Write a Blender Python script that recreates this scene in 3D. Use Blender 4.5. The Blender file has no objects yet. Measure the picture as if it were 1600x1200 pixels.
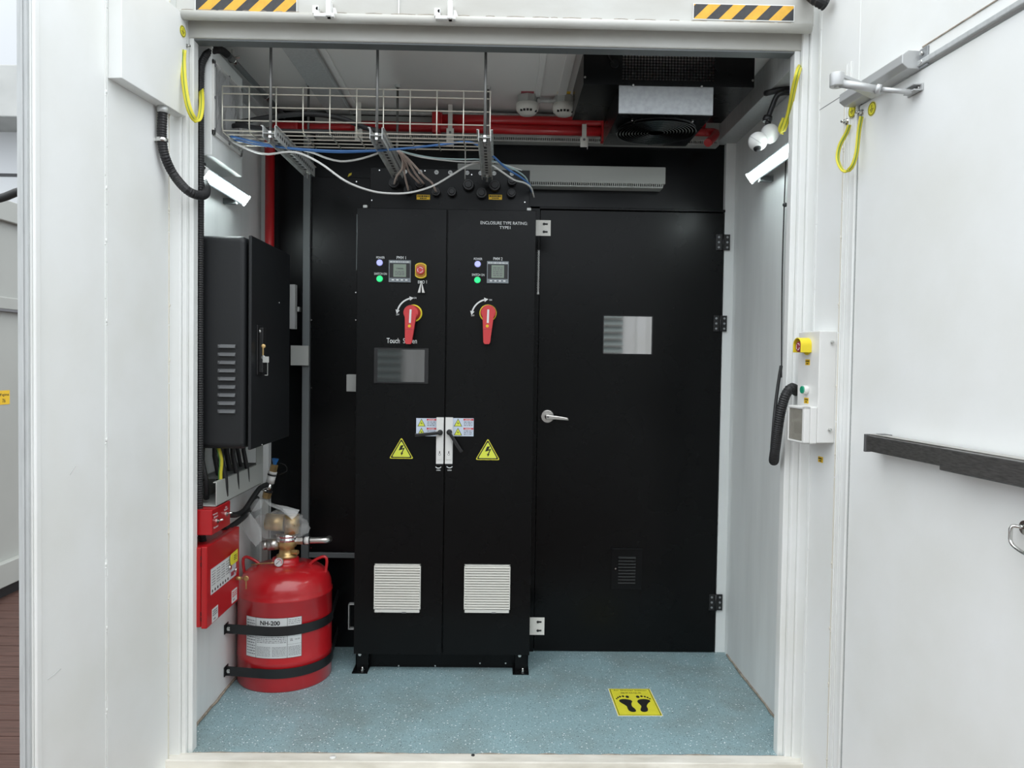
import bpy, bmesh, math, random
from mathutils import Vector as V, Matrix
random.seed(7)
SC = bpy.context.scene
COL = SC.collection
# ------------------------------------------------------------------ camera
FPX, YAW, PIT, ROL, CH = 1200.0, .0173, -.0295, .0145, 1.4833
CAMP = V((0, 0, CH))
_f = V((math.sin(YAW)*math.cos(PIT), math.cos(YAW)*math.cos(PIT), math.sin(PIT)))
_r = V((math.cos(YAW), -math.sin(YAW), 0)); _u = _r.cross(_f)
CR = _r*math.cos(ROL)+_u*math.sin(ROL); CU = -_r*math.sin(ROL)+_u*math.cos(ROL); CF = _f
cam = bpy.data.cameras.new('camera'); cam.sensor_width = 36; cam.lens = FPX/1600*36; cam.clip_start = .05
cam_o = bpy.data.objects.new('camera', cam); COL.objects.link(cam_o)
mw = Matrix((CR, CU, -CF)).transposed().to_4x4(); mw.translation = CAMP
cam_o.matrix_world = mw
SC.camera = cam_o
# ------------------------------------------------------------------ sky and exposure
W = bpy.data.worlds.new('overcast_sky'); SC.world = W; W.use_nodes = True
nt = W.node_tree; nt.nodes.clear()
wo = nt.nodes.new('ShaderNodeOutputWorld'); bg = nt.nodes.new('ShaderNodeBackground')
tc = nt.nodes.new('ShaderNodeTexCoord'); sp = nt.nodes.new('ShaderNodeSeparateXYZ'); rp = nt.nodes.new('ShaderNodeValToRGB')
nt.links.new(tc.outputs['Generated'], sp.inputs[0]); nt.links.new(sp.outputs['Z'], rp.inputs[0])
my = nt.nodes.new('ShaderNodeMapRange'); my.inputs['From Min'].default_value = -.4; my.inputs['From Max'].default_value = .8; my.inputs['To Min'].default_value = 1.18; my.inputs['To Max'].default_value = .50
nt.links.new(sp.outputs['Y'], my.inputs[0]); vm = nt.nodes.new('ShaderNodeVectorMath'); vm.operation = 'SCALE'   # the cloud cover is brighter behind the viewer
nt.links.new(rp.outputs[0], vm.inputs[0]); nt.links.new(my.outputs[0], vm.inputs['Scale'])
nt.links.new(vm.outputs[0], bg.inputs[0]); nt.links.new(bg.outputs[0], wo.inputs[0])
rp.color_ramp.elements[0].color = (.42, .445, .47, 1)
rp.color_ramp.elements[1].color = (.98, 1.0, 1.0, 1)
e = rp.color_ramp.elements.new(.30); e.color = (.53, .57, .61, 1)
bg.inputs[1].default_value = 2.35
SC.view_settings.view_transform = 'Standard'; SC.view_settings.look = 'None'
SC.view_settings.exposure = 0.46; SC.view_settings.gamma = 1.0; SC.view_settings.use_curve_mapping = False
# ------------------------------------------------------------------ helpers
def ray(px, py): return CF+CR*((px-800)/FPX)-CU*((py-600)/FPX)
def at(px, py, x=None, y=None, z=None):
    d = ray(px, py)
    t = (x/d.x) if x is not None else (y/d.y) if y is not None else ((z-CH)/d.z)
    return CAMP+d*t
class Fr:                                   # a local frame: a to the reader's right, b up, c out of the surface
    def __init__(s, o, r, u=(0, 0, 1)):
        s.o = V(o); s.r = V(r).normalized(); s.u = V(u).normalized(); s.n = s.r.cross(s.u)
    def p(s, a, b, c=0): return s.o+s.r*a+s.u*b+s.n*c
    def px(s, x, y, c=0):
        d = ray(x, y); o = s.o+s.n*c; t = (o-CAMP).dot(s.n)/d.dot(s.n); q = CAMP+d*t-o
        return q.dot(s.r), q.dot(s.u)
    def rect(s, x0, y0, x1, y1, c=0):
        ym, xm = (y0+y1)/2, (x0+x1)/2
        return s.px(x0, ym, c)[0], s.px(x1, ym, c)[0], s.px(xm, y1, c)[1], s.px(xm, y0, c)[1]
WORLD = Fr((0, 0, 0), (1, 0, 0), (0, 1, 0))
def facing(y, x=0, z=0): return Fr((x, y, z), (1, 0, 0))          # faces the doorway
def onleft(x): return Fr((x, 0, 0), (0, 1, 0))                    # faces +x
def onright(x): return Fr((x, 0, 0), (0, -1, 0))                  # faces -x
def srgb(r, g, b):
    f = lambda c: (c/255/12.92) if c/255 <= .04045 else ((c/255+.055)/1.055)**2.4
    return (f(r), f(g), f(b))
def mat(name, col, rough=.5, metal=0, bump=0, bscale=200, vary=0, vscale=3, emit=0, alpha=1, trans=0, spec=.5, coat=0, stretch=None, dirt=None):
    m = bpy.data.materials.new(name); m.use_nodes = True; n = m.node_tree.nodes; L = m.node_tree.links
    b = n['Principled BSDF']; b.inputs['Base Color'].default_value = (*col, 1)
    b.inputs['Roughness'].default_value = rough; b.inputs['Metallic'].default_value = metal
    b.inputs['Specular IOR Level'].default_value = spec; b.inputs['Alpha'].default_value = alpha
    b.inputs['Transmission Weight'].default_value = trans; b.inputs['Coat Weight'].default_value = coat
    if emit: b.inputs['Emission Color'].default_value = (*col, 1); b.inputs['Emission Strength'].default_value = emit
    t = n.new('ShaderNodeTexCoord'); src = t.outputs['Object']
    if stretch:
        mp = n.new('ShaderNodeMapping'); mp.inputs['Scale'].default_value = stretch; L.new(src, mp.inputs[0]); src = mp.outputs[0]
    if vary:
        no = n.new('ShaderNodeTexNoise'); no.inputs['Scale'].default_value = vscale; no.inputs['Detail'].default_value = 5; L.new(src, no.inputs['Vector'])
        r = n.new('ShaderNodeValToRGB'); L.new(no.outputs['Fac'], r.inputs[0])
        r.color_ramp.elements[0].position = .32; r.color_ramp.elements[1].position = .62
        k = dirt or tuple(c*(1-vary) for c in col)
        r.color_ramp.elements[0].color = (*k, 1); r.color_ramp.elements[1].color = (*col, 1)
        L.new(r.outputs[0], b.inputs['Base Color'])
        mr = n.new('ShaderNodeMapRange'); mr.inputs['To Min'].default_value = min(1, rough*1.15); mr.inputs['To Max'].default_value = rough*.9
        L.new(no.outputs['Fac'], mr.inputs[0]); L.new(mr.outputs[0], b.inputs['Roughness'])
    if bump:
        no = n.new('ShaderNodeTexNoise'); no.inputs['Scale'].default_value = bscale; no.inputs['Detail'].default_value = 3; L.new(t.outputs['Object'], no.inputs['Vector'])
        bp = n.new('ShaderNodeBump'); bp.inputs['Strength'].default_value = bump; bp.inputs['Distance'].default_value = .002
        L.new(no.outputs['Fac'], bp.inputs['Height']); L.new(bp.outputs[0], b.inputs['Normal'])
    return m
_tx = {}
def glyphs(s, bold=.006):
    if s not in _tx:
        c = bpy.data.curves.new('t', 'FONT'); c.body = s; c.size = 1; c.offset = .03 if s == 'NH-200' else bold; o = bpy.data.objects.new('t', c)
        me = bpy.data.meshes.new_from_object(o)
        vs = [(v.co.x, v.co.y) for v in me.vertices]; fs = [tuple(p.vertices) for p in me.polygons]
        bpy.data.objects.remove(o); bpy.data.curves.remove(c); bpy.data.meshes.remove(me)
        x0 = min(v[0] for v in vs); x1 = max(v[0] for v in vs); y0 = min(v[1] for v in vs); y1 = max(v[1] for v in vs)
        _tx[s] = (vs, fs, x0, x1, y0, y1)
    return _tx[s]
def spline(pts, step):
    P = [V(p) for p in pts]
    if len(P) == 2: P = [P[0], P[0].lerp(P[1], .5), P[1]]
    out = []
    for i in range(len(P)-1):
        a = P[i-1] if i else P[0]*2-P[1]; b = P[i]; c = P[i+1]; d = P[i+2] if i+2 < len(P) else P[-1]*2-P[-2]
        n = max(2, int((c-b).length/step))
        for k in range(n):
            t = k/n
            out.append(.5*((2*b)+(c-a)*t+(2*a-5*b+4*c-d)*t*t+(3*b-a-3*c+d)*t**3))
    out.append(P[-1]); return out
WL = {}
class MB:
    def __init__(s, fr=WORLD, m=None):
        s.bm = bmesh.new(); s.fr = fr; s.mats = []; s.mi = 0
        if m: s.m(m)
    def m(s, mt):
        if mt not in s.mats: s.mats.append(mt)
        s.mi = s.mats.index(mt); return s
    def _f(s, vs, smooth=False):
        try: f = s.bm.faces.new(vs)
        except ValueError: return
        f.material_index = s.mi; f.smooth = smooth
    def vs(s, pts, world=False): return [s.bm.verts.new(V(p) if world else s.fr.p(*p)) for p in pts]
    def box(s, a0, a1, b0, b1, c0, c1):
        v = s.vs([(a, b, c) for c in (c0, c1) for b in (b0, b1) for a in (a0, a1)])
        for q in ((0, 1, 3, 2), (4, 6, 7, 5), (0, 4, 5, 1), (2, 3, 7, 6), (0, 2, 6, 4), (1, 5, 7, 3)): s._f([v[i] for i in q])
        return s
    def prism(s, poly, c0, c1):
        n = len(poly); A = s.vs([(a, b, c0) for a, b in poly]); B = s.vs([(a, b, c1) for a, b in poly])
        s._f(A[::-1]); s._f(B)
        for i in range(n): s._f([A[i], A[(i+1) % n], B[(i+1) % n], B[i]])
        return s
    def hull(s, A, B):                       # loft between two equal polygons of 3D frame points
        n = len(A); A = s.vs(A); B = s.vs(B); s._f(A[::-1]); s._f(B)
        for i in range(n): s._f([A[i], A[(i+1) % n], B[(i+1) % n], B[i]])
        return s
    def sheet(s, poly, c=0): s._f(s.vs([(a, b, c) for a, b in poly])); return s
    def disc(s, a, b, r, c0, c1, seg=24, r2=None):
        r2 = r if r2 is None else r2
        A = s.vs([(a+r*math.cos(2*math.pi*i/seg), b+r*math.sin(2*math.pi*i/seg), c0) for i in range(seg)])
        B = s.vs([(a+r2*math.cos(2*math.pi*i/seg), b+r2*math.sin(2*math.pi*i/seg), c1) for i in range(seg)])
        s._f(A[::-1]); s._f(B)
        for i in range(seg): s._f([A[i], A[(i+1) % seg], B[(i+1) % seg], B[i]], seg > 8)
        return s
    def ring(s, a, b, r0, r1, c0, c1, a0=0, a1=360, seg=32):
        full = abs(a1-a0) >= 360; n = seg if full else seg+1
        L = []
        for r, c in ((r0, c0), (r1, c0), (r1, c1), (r0, c1)):
            L.append(s.vs([(a+r*math.cos(math.radians(a0+(a1-a0)*i/seg)), b+r*math.sin(math.radians(a0+(a1-a0)*i/seg)), c) for i in range(n)]))
        for k in range(4):
            for i in range(seg if full else seg):
                j = (i+1) % n
                s._f([L[k][i], L[k][j], L[(k+1) % 4][j], L[(k+1) % 4][i]])
        if not full: s._f([l[0] for l in L]); s._f([l[-1] for l in L][::-1])
        return s
    def tube(s, pts, r, seg=10, step=.03, world=True, rib=0, sq=1, straight=False, flat=None):
        P = [V(p) if world else s.fr.p(*p) for p in pts]
        if not straight: P = spline(P, step)
        if rib:
            Q = [P[0]]; acc = 0
            for a, b in zip(P, P[1:]):
                L = (b-a).length; n = max(1, round(L/rib))
                for k in range(1, n+1): Q.append(a.lerp(b, k/n))
            P = Q
        T = (P[1]-P[0]).normalized(); up = V((0, 0, 1)) if abs(T.z) < .9 else V((0, 1, 0))
        if flat is not None: up = V(flat)
        N = (up-T*up.dot(T)).normalized(); prev = None
        for i, p in enumerate(P):
            T = ((P[i+1] if i+1 < len(P) else P[i])-(P[i-1] if i else P[i])).normalized()
            if flat is not None: N = V(flat)
            N = (N-T*N.dot(T)).normalized(); B = T.cross(N)
            rr = r*(1 if not rib or i % 2 else .90)
            ringv = [s.bm.verts.new(p+N*(rr*math.cos(2*math.pi*k/seg))+B*(rr*sq*math.sin(2*math.pi*k/seg))) for k in range(seg)]
            if prev:
                for k in range(seg): s._f([prev[k], prev[(k+1) % seg], ringv[(k+1) % seg], ringv[k]], not rib)
            else: s._f(ringv[::-1])
            prev = ringv
        s._f(prev); return s
    def cyl(s, p0, p1, r, r2=None, seg=16, world=True):
        p0 = V(p0) if world else s.fr.p(*p0); p1 = V(p1) if world else s.fr.p(*p1)
        r2 = r if r2 is None else r2; T = (p1-p0).normalized(); up = V((0, 0, 1)) if abs(T.z) < .9 else V((0, 1, 0))
        N = (up-T*up.dot(T)).normalized(); B = T.cross(N)
        A, C = [[s.bm.verts.new(p+N*(q*math.cos(2*math.pi*(k+.5)/seg))+B*(q*math.sin(2*math.pi*(k+.5)/seg))) for k in range(seg)] for p, q in ((p0, r), (p1, r2))]
        s._f(A[::-1]); s._f(C)
        for k in range(seg): s._f([A[k], A[(k+1) % seg], C[(k+1) % seg], C[k]], seg > 8)
        return s
    def lathe(s, prof, o, ax=(0, 0, 1), seg=32, smooth=True, squash=None):
        o = V(o); T = V(ax).normalized(); up = V((0, 0, 1)) if abs(T.z) < .9 else V((1, 0, 0))
        N = (up-T*up.dot(T)).normalized(); B = T.cross(N); prev = None
        for r, h in prof:
            rv = [s.bm.verts.new(o+T*h+N*(r*math.cos(2*math.pi*k/seg))+B*(r*math.sin(2*math.pi*k/seg))) for k in range(seg)]
            if prev:
                for k in range(seg): s._f([prev[k], prev[(k+1) % seg], rv[(k+1) % seg], rv[k]], smooth)
            elif r > 1e-4: s._f(rv[::-1])
            prev = rv
        if prof[-1][0] > 1e-4: s._f(prev)
        return s
    def ball(s, c, r, seg=20, sc=(1, 1, 1)):
        n0 = len(s.bm.verts)
        g = bmesh.ops.create_uvsphere(s.bm, u_segments=seg, v_segments=seg//2, radius=r)
        for v in g['verts']: v.co = V((v.co.x*sc[0], v.co.y*sc[1], v.co.z*sc[2]))+V(c)
        for v in g['verts']:
            for f in v.link_faces: f.smooth = True; f.material_index = s.mi
        return s
    def text(s, t, a, b, h, c=.0012, w=None, fn=None):   # centred at (a, b), glyph height h
        vs, fs, x0, x1, y0, y1 = glyphs(t); k = h/(y1-y0); kx = (w/(x1-x0)) if w else k
        fn = fn or s.fr.p
        nv = [s.bm.verts.new(fn(a+(x-(x0+x1)/2)*kx, b+(y-(y0+y1)/2)*k, c)) for x, y in vs]
        for f in fs: s._f([nv[i] for i in f])
        return s
    def dashes(s, a0, a1, b0, b1, rows, c=.0012, fill=.55, fn=None, ln=.012):    # print too small to read
        fn = fn or s.fr.p; h = (b1-b0)/rows
        for i in range(rows):
            bb = b1-(i+.5)*h; a = a0
            while a < a1:
                w = min(a1-a, ln*(.3+random.random())); 
                v = [s.bm.verts.new(fn(*q, c)) for q in ((a, bb-h*fill/2), (a+w, bb-h*fill/2), (a+w, bb+h*fill/2), (a, bb+h*fill/2))]; s._f(v)
                a += w+ln*.25
        return s
    def build(s, name, parent=None, bev=0, seg=2, mats=None):
        bmesh.ops.recalc_face_normals(s.bm, faces=s.bm.faces)
        co = [v.co for v in s.bm.verts]
        lo = V([min(c[i] for c in co) for i in range(3)]); hi = V([max(c[i] for c in co) for i in range(3)])
        o = V(((lo.x+hi.x)/2, (lo.y+hi.y)/2, lo.z))
        for v in s.bm.verts: v.co -= o
        me = bpy.data.meshes.new(name); s.bm.to_mesh(me); s.bm.free()
        for mt in s.mats: me.materials.append(mt)
        ob = bpy.data.objects.new(name, me); COL.objects.link(ob); WL[ob.name] = o
        if parent: ob.parent = parent; ob.location = o-WL[parent.name]
        else: ob.location = o
        if bev:
            md = ob.modifiers.new('edge', 'BEVEL'); md.width = bev; md.segments = seg; md.limit_method = 'ANGLE'; md.angle_limit = .6
        return ob
def tag(o, label, cat, group=None):
    o['label'] = label; o['category'] = cat
    if group: o['group'] = group
    return o
def thing(name, label, cat, loc, group=None):
    o = bpy.data.objects.new(name, None); COL.objects.link(o); o.location = loc; o.empty_display_size = .05
    WL[o.name] = V(loc); return tag(o, label, cat, group)
def struct(o): o['kind'] = 'structure'; return o
def plabel(o, l): o['label'] = l; return o
# ------------------------------------------------------------------ materials
AGED_DIM = mat('aged_dimmed_cream_paint', (.545, .545, .515), .45, bump=.2, bscale=45, vary=.10, vscale=6, dirt=(.46, .45, .41), stretch=(.4, 1, 1))  # dirty cream header paint, darkened further to tone down the light on it
WHITE = mat('white_container_paint', (.85, .865, .855), .42, bump=.12, bscale=35, vary=.05, vscale=2.5, dirt=(.79, .80, .77))
WHITE_IN = mat('white_interior_paint', (.83, .855, .845), .5, bump=.1, bscale=30, vary=.16, vscale=3, stretch=(1.5, 1.5, .25))
CEILM = mat('pale_ceiling_paint', (.80, .80, .78), .5, vary=.06, vscale=2)
SILLM = mat('chipped_cream_paint', (.80, .77, .70), .55, vary=.5, vscale=14, bump=.4, bscale=60, dirt=(.60, .57, .50), stretch=(.35, 1, 1))
BLACK = mat('black_powder_coat', (.0038, .0041, .0044), .27, bump=.05, bscale=900, vary=.2, vscale=4, spec=.20)
BLACKM = mat('black_matt_coat', (.010, .011, .0125), .46, bump=.08, bscale=900, spec=.42)
BLACKS = mat('black_satin_sheet', (.0034, .0040, .0046), .26, bump=.05, bscale=900, spec=.24)
BPLAS = mat('black_plastic', (.012, .012, .013), .38)
BRUB = mat('black_rubber', (.014, .014, .015), .55)
CHARC = mat('dark_grey_trim_steel', srgb(104, 109, 110), .45, metal=0, vary=.1)
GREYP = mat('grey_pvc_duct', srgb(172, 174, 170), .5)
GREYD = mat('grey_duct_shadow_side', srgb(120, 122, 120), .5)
GALV = mat('galvanised_steel', (.60, .62, .61), .38, metal=.25, vary=.25, vscale=40)
GALVL = mat('galvanised_sheet', (.34, .355, .365), .42, metal=.4, vary=.14, vscale=55)
RODM = mat('dark_threaded_steel', (.17, .17, .165), .4, metal=.5)
ZINC = mat('bright_zinc_wire', (.66, .64, .56), .35, metal=.65)
STEEL = mat('polished_steel', (.68, .68, .66), .22, metal=1)
BRUSH = mat('brushed_nickel', (.62, .60, .57), .34, metal=1)
DSTEEL = mat('dark_brushed_steel', (.22, .215, .21), .30, metal=.75, vary=.35, vscale=10, stretch=(1, 4, 30))
RED = mat('red_gloss_paint', (.52, .012, .018), .28, coat=.5, vary=.2, vscale=4)
REDP = mat('red_pipe_paint', (.46, .014, .018), .33, coat=.3)
REDB = mat('red_alarm_enclosure', (.42, .006, .010), .36, coat=.15, bump=.05, bscale=90)
REDPL = mat('red_plastic', (.62, .045, .05), .38)
MAROON = mat('dark_red_button', (.30, .03, .05), .4)
YEL = mat('yellow_plastic', (.85, .68, .03), .4)
SYEL = mat('yellow_sticker', (.80, .74, .05), .5, vary=.08, vscale=20)
OYEL = mat('orange_yellow_sticker', (.82, .52, .02), .5)
TRIY = mat('warning_yellow', (.72, .78, .08), .5)
GNY = mat('yellow_green_wire', (.68, .60, .04), .45)
GNG = mat('wire_green_stripe', (.10, .26, .05), .45)
PRB = mat('black_print', (.012, .012, .012), .6)
PRG = mat('grey_print', (.16, .16, .17), .6)
PRW = mat('white_print', (.78, .80, .80), .6)
PRR = mat('red_print', (.6, .05, .06), .6)
PAPER = mat('label_paper', (.66, .68, .68), .5)
LBLUE = mat('pale_blue_label', (.60, .68, .80), .5)
WPL = mat('white_plastic', (.78, .78, .76), .38)
IVORY = mat('ivory_plastic', (.72, .71, .66), .45)
BRASS = mat('brass', (.62, .43, .19), .36, metal=.7, vary=.3, vscale=30)
BLUEP = mat('blue_plastic', (.03, .16, .45), .4)
GREENB = mat('green_button', (.015, .30, .17), .35)
LCD = mat('lcd_glass', (.24, .30, .24), .3)
BEZEL = mat('meter_bezel_grey', (.22, .25, .27), .4)
LAMPV = mat('violet_lamp', (.42, .44, .95), .3, emit=.45)
LAMPG = mat('green_lamp', (.02, .85, .22), .3, emit=.6)
SCREEN = mat('screen_glass', (.010, .013, .014), .05, spec=.9, coat=1); SCREEN.node_tree.nodes['Principled BSDF'].inputs['IOR'].default_value = 2.0
TUBE = mat('light_diffuser', (.88, 1.0, 1.0), .4, emit=20)
CWHITE = mat('cable_light_grey', (.62, .62, .60), .45)
CPINK = mat('cable_beige', (.56, .45, .40), .45)
CBLUE = mat('cable_blue', (.06, .17, .42), .4)
CTEAL = mat('cable_pale_teal', (.42, .56, .56), .4)
GOLD = mat('hazard_amber', (.78, .42, .03), .45, vary=.15, vscale=40)
HBLK = mat('hazard_black', (.035, .035, .038), .5, vary=.3, vscale=40)
CAULK = mat('cream_sealant', (.74, .71, .62), .55)
CAULKD = mat('dirty_sealant', (.42, .36, .29), .7, vary=.5, vscale=30)
GASK = mat('grey_gasket', (.50, .52, .52), .5, vary=.12, vscale=20, stretch=(4, 4, .5))
CLOSM = mat('silver_closer_paint', (.52, .53, .53), .35, metal=.3)
CONC = mat('weathered_concrete', (.44, .445, .43), .8, vary=.18, vscale=1.2)
FARW = mat('far_wall_paint', (.56, .57, .58), .7)
NEIG = mat('neighbour_container_paint', (.40, .41, .385), .5, vary=.08, vscale=2)
def film_mat():
    m = bpy.data.materials.new('clear_plastic_film'); m.use_nodes = True; n = m.node_tree.nodes; L = m.node_tree.links
    b = n['Principled BSDF']; b.inputs['Base Color'].default_value = (.82, .83, .82, 1); b.inputs['Roughness'].default_value = .18
    no = n.new('ShaderNodeTexNoise'); no.inputs['Scale'].default_value = 16; no.inputs['Detail'].default_value = 4
    bp = n.new('ShaderNodeBump'); bp.inputs['Strength'].default_value = .8; bp.inputs['Distance'].default_value = .01
    t = n.new('ShaderNodeTexCoord'); L.new(t.outputs['Object'], no.inputs['Vector']); L.new(no.outputs['Fac'], bp.inputs['Height']); L.new(bp.outputs[0], b.inputs['Normal'])
    b.inputs['Alpha'].default_value = .38
    return m
FILM = film_mat()
def film_heavy():
    m = FILM.copy(); m.name = 'folded_plastic_film'; m.node_tree.nodes['Principled BSDF'].inputs['Alpha'].default_value = .42; return m
FILM2 = film_heavy()
FILM4 = FILM.copy(); FILM4.name = 'bag_edge_film'; FILM4.node_tree.nodes['Principled BSDF'].inputs['Alpha'].default_value = .30
FILM3 = FILM.copy(); FILM3.name = 'thin_bag_film'; FILM3.node_tree.nodes['Principled BSDF'].inputs['Alpha'].default_value = .17
def glass_mat(name, col, a, rough=.03):
    m = mat(name, col, rough, alpha=a, spec=.8, coat=1); return m
SMOKE = glass_mat('smoked_clear_cover', (.42, .40, .34), .55, .12)
WGLASS = mat('dark_window_glass', (.02, .024, .024), .03, spec=1.0, coat=1); WGLASS.node_tree.nodes['Principled BSDF'].inputs['IOR'].default_value = 3.4
def floor_mat():
    m = bpy.data.materials.new('speckled_blue_vinyl'); m.use_nodes = True; n = m.node_tree.nodes; L = m.node_tree.links
    b = n['Principled BSDF']; b.inputs['Roughness'].default_value = .42
    t = n.new('ShaderNodeTexCoord'); src = t.outputs['Object']
    base = n.new('ShaderNodeTexNoise'); base.inputs['Scale'].default_value = 2.2; base.inputs['Detail'].default_value = 7; base.inputs['Roughness'].default_value = .65; L.new(src, base.inputs['Vector'])
    r = n.new('ShaderNodeValToRGB'); L.new(base.outputs['Fac'], r.inputs[0])
    r.color_ramp.elements[0].position = .33; r.color_ramp.elements[0].color = (.235, .31, .315, 1)
    r.color_ramp.elements[1].position = .56; r.color_ramp.elements[1].color = (.285, .42, .455, 1)
    last = r.outputs[0]
    fine = n.new('ShaderNodeTexNoise'); fine.inputs['Scale'].default_value = 160; fine.inputs['Detail'].default_value = 2; L.new(src, fine.inputs['Vector'])
    mx = n.new('ShaderNodeMixRGB'); mx.blend_type = 'OVERLAY'; mx.inputs[0].default_value = .35; L.new(last, mx.inputs[1]); L.new(fine.outputs['Fac'], mx.inputs[2]); last = mx.outputs[0]
    for sc, th, keep, col in ((62, .18, .60, (.86, .92, .92, 1)), (95, .20, .70, (.66, .78, .80, 1)), (78, .17, .60, (.03, .06, .07, 1)), (118, .22, .66, (.06, .10, .11, 1))):
        v = n.new('ShaderNodeTexVoronoi'); v.inputs['Scale'].default_value = sc; L.new(src, v.inputs['Vector'])
        lt = n.new('ShaderNodeMath'); lt.operation = 'LESS_THAN'; lt.inputs[1].default_value = th; L.new(v.outputs['Distance'], lt.inputs[0])
        sx = n.new('ShaderNodeSeparateColor'); L.new(v.outputs['Color'], sx.inputs[0])
        gt = n.new('ShaderNodeMath'); gt.operation = 'GREATER_THAN'; gt.inputs[1].default_value = keep; L.new(sx.outputs[0], gt.inputs[0])
        ml = n.new('ShaderNodeMath'); ml.operation = 'MULTIPLY'; L.new(lt.outputs[0], ml.inputs[0]); L.new(gt.outputs[0], ml.inputs[1])
        mx = n.new('ShaderNodeMixRGB'); L.new(ml.outputs[0], mx.inputs[0]); L.new(last, mx.inputs[1]); mx.inputs[2].default_value = col; last = mx.outputs[0]
    d = n.new('ShaderNodeTexNoise'); d.inputs['Scale'].default_value = 5.5; d.inputs['Detail'].default_value = 9; d.inputs['Roughness'].default_value = .8; L.new(src, d.inputs['Vector'])
    dr = n.new('ShaderNodeValToRGB'); L.new(d.outputs['Fac'], dr.inputs[0]); dr.color_ramp.elements[0].position = .60; dr.color_ramp.elements[0].color = (0, 0, 0, 1); dr.color_ramp.elements[1].position = .74; dr.color_ramp.elements[1].color = (.6, .6, .6, 1)
    mx = n.new('ShaderNodeMixRGB'); L.new(dr.outputs[0], mx.inputs[0]); L.new(last, mx.inputs[1]); mx.inputs[2].default_value = (.13, .13, .12, 1)
    L.new(mx.outputs[0], b.inputs['Base Color']); return m
FLOORM = floor_mat()
def deck_mat():
    m = mat('brown_composite_board', (.105, .052, .040), .7, vary=.4, vscale=6, stretch=(1, 14, 1), bump=.3, bscale=120); return m
DECKM = deck_mat()
# ------------------------------------------------------------------ measures of the place
YO, YC, YB = 2.859, 3.597, 3.929
XL, XR, JL, JR, HJ, ZC = -1.200, 1.183, -1.130, 1.078, 2.645, 2.73
LD = Fr((at(265, 572, y=YO-.055).x, YO-.055, 0), (.1175, 1, 0))       # inner face of the left container door (a runs away from the camera)
RD = Fr((at(1266, 572, y=YO-.055).x, YO-.055, 0), (.091, -1, 0))        # inner face of the right container door (a runs towards the camera)
# ------------------------------------------------------------------ the setting
struct(MB(m=FLOORM).box(XL, XR, YO-.01, YB, -.02, 0).build('floor'))
struct(MB(m=WHITE_IN).box(XL-.10, XL, YO+.045, YB+.1, -.1, ZC+.05).build('wall_left'))
struct(MB(m=WHITE_IN).box(XR, XR+.10, YO+.045, YB+.1, -.1, ZC+.05).build('wall_right'))
struct(MB(m=BLACKS).box(XL, XR, YB, YB+.1, -.1, ZC+.05).build('wall_back'))
cb = MB(m=CEILM).box(XL-.1, XR+.1, YO+.045, YB+.1, ZC, ZC+.06)
for px in (0, ): pass
cb.build('ceiling'); struct(bpy.data.objects['ceiling'])
# ceiling ribs
mb = MB(m=GASK)
a = at(455, 78, z=ZC-.01); mb.box(a.x-.02, a.x+.10, YO+.05, YB, ZC-.028, ZC); struct(mb.build('trim_1', bev=.003))
mb = MB(m=CEILM)
for px, py, w in ((850, 82, .012), (893, 82, .020), (505, 78, .012)):
    a = at(px, py, z=ZC); mb.box(a.x-w, a.x+w, YO+.05, YB, ZC-.008, ZC)
struct(mb.build('trim_2', bev=.002))
# header beam over the doorway
mb = MB(m=AGED_DIM)
mb.box(-1.175, 1.125, YO-.055, YO+.045, HJ+.068, 3.05)
mb.box(JL-.03, JR+.035, YO-.005, YO+.045, HJ, HJ+.075)
h = mb.build('trim_3', bev=.006, seg=3); struct(h)
mb = MB(m=AGED_DIM); mb.tube([(JL-.02, YO-.058, HJ+.058), (JR+.035, YO-.058, HJ+.058)], .017, seg=14, straight=True); mb.build('bead', h)
mb = MB(m=CAULKD)
x = JL-.02
while x < JR:
    w = random.uniform(.02, .09); mb.tube([(x, YO-.062, HJ+.0755), (x+w*.5, YO-.0625, HJ+.077), (x+w, YO-.062, HJ+.0755)], .0011, seg=5); x += w+random.uniform(.004, .07)
mb.build('sealant_line', h)
mb = MB(m=PRW); a = at(623, 30, y=YO-.06)
mb.box(a.x-.002, a.x+.002, YO-.062, YO-.054, HJ+.06, 3.05); mb.build('weld_seam', h)
mb = MB(m=CHARC); mb.box(JL, JR, YO+.002, YO+.055, HJ-.006, HJ); mb.build('underside_shade_strip', h)  # dark strip added to stand in for the header's unlit underside
# hazard tape on the header
HF = facing(YO-.057)
def hazard(x0, y0, x1, y1, name, skew, n):
    a0, a1, b0, b1 = HF.rect(x0, y0, x1, y1); H = b1-b0; Wd = (a1-a0)/n
    s = MB(HF, WHITE).box(a0-.003, a1+.003, b0-.003, b1+.003, 0, .0006); base = s.build(name, h)
    for mt, off in ((HBLK, 1), (GOLD, 0)):
        k = MB(HF, mt)
        for i in range(-3, 2*n+2):
            if i % 2 != off: continue
            lo = a0+i*Wd/2; poly = [(lo, b0), (lo+Wd/2, b0), (lo+Wd/2+H*skew, b1), (lo+H*skew, b1)]
            # clip to [a0,a1]
            def clip(P, lim, sgn):
                out = []
                for j in range(len(P)):
                    p, q = P[j-1], P[j]; ip, iq = sgn*(p[0]-lim) >= 0, sgn*(q[0]-lim) >= 0
                    if ip != iq:
                        t = (lim-p[0])/(q[0]-p[0]); out.append((lim, p[1]+(q[1]-p[1])*t))
                    if iq: out.append(q)
                return out
            P = clip(clip(poly, a0, 1), a1, -1) if poly else []
            if len(P) > 2: k.sheet(P, .0012)
        k.build('amber_stripes' if off == 0 else 'black_stripes', base)
hazard(306, -9, 463, 20, 'hazard_tape', 1.05, 4)
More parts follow.
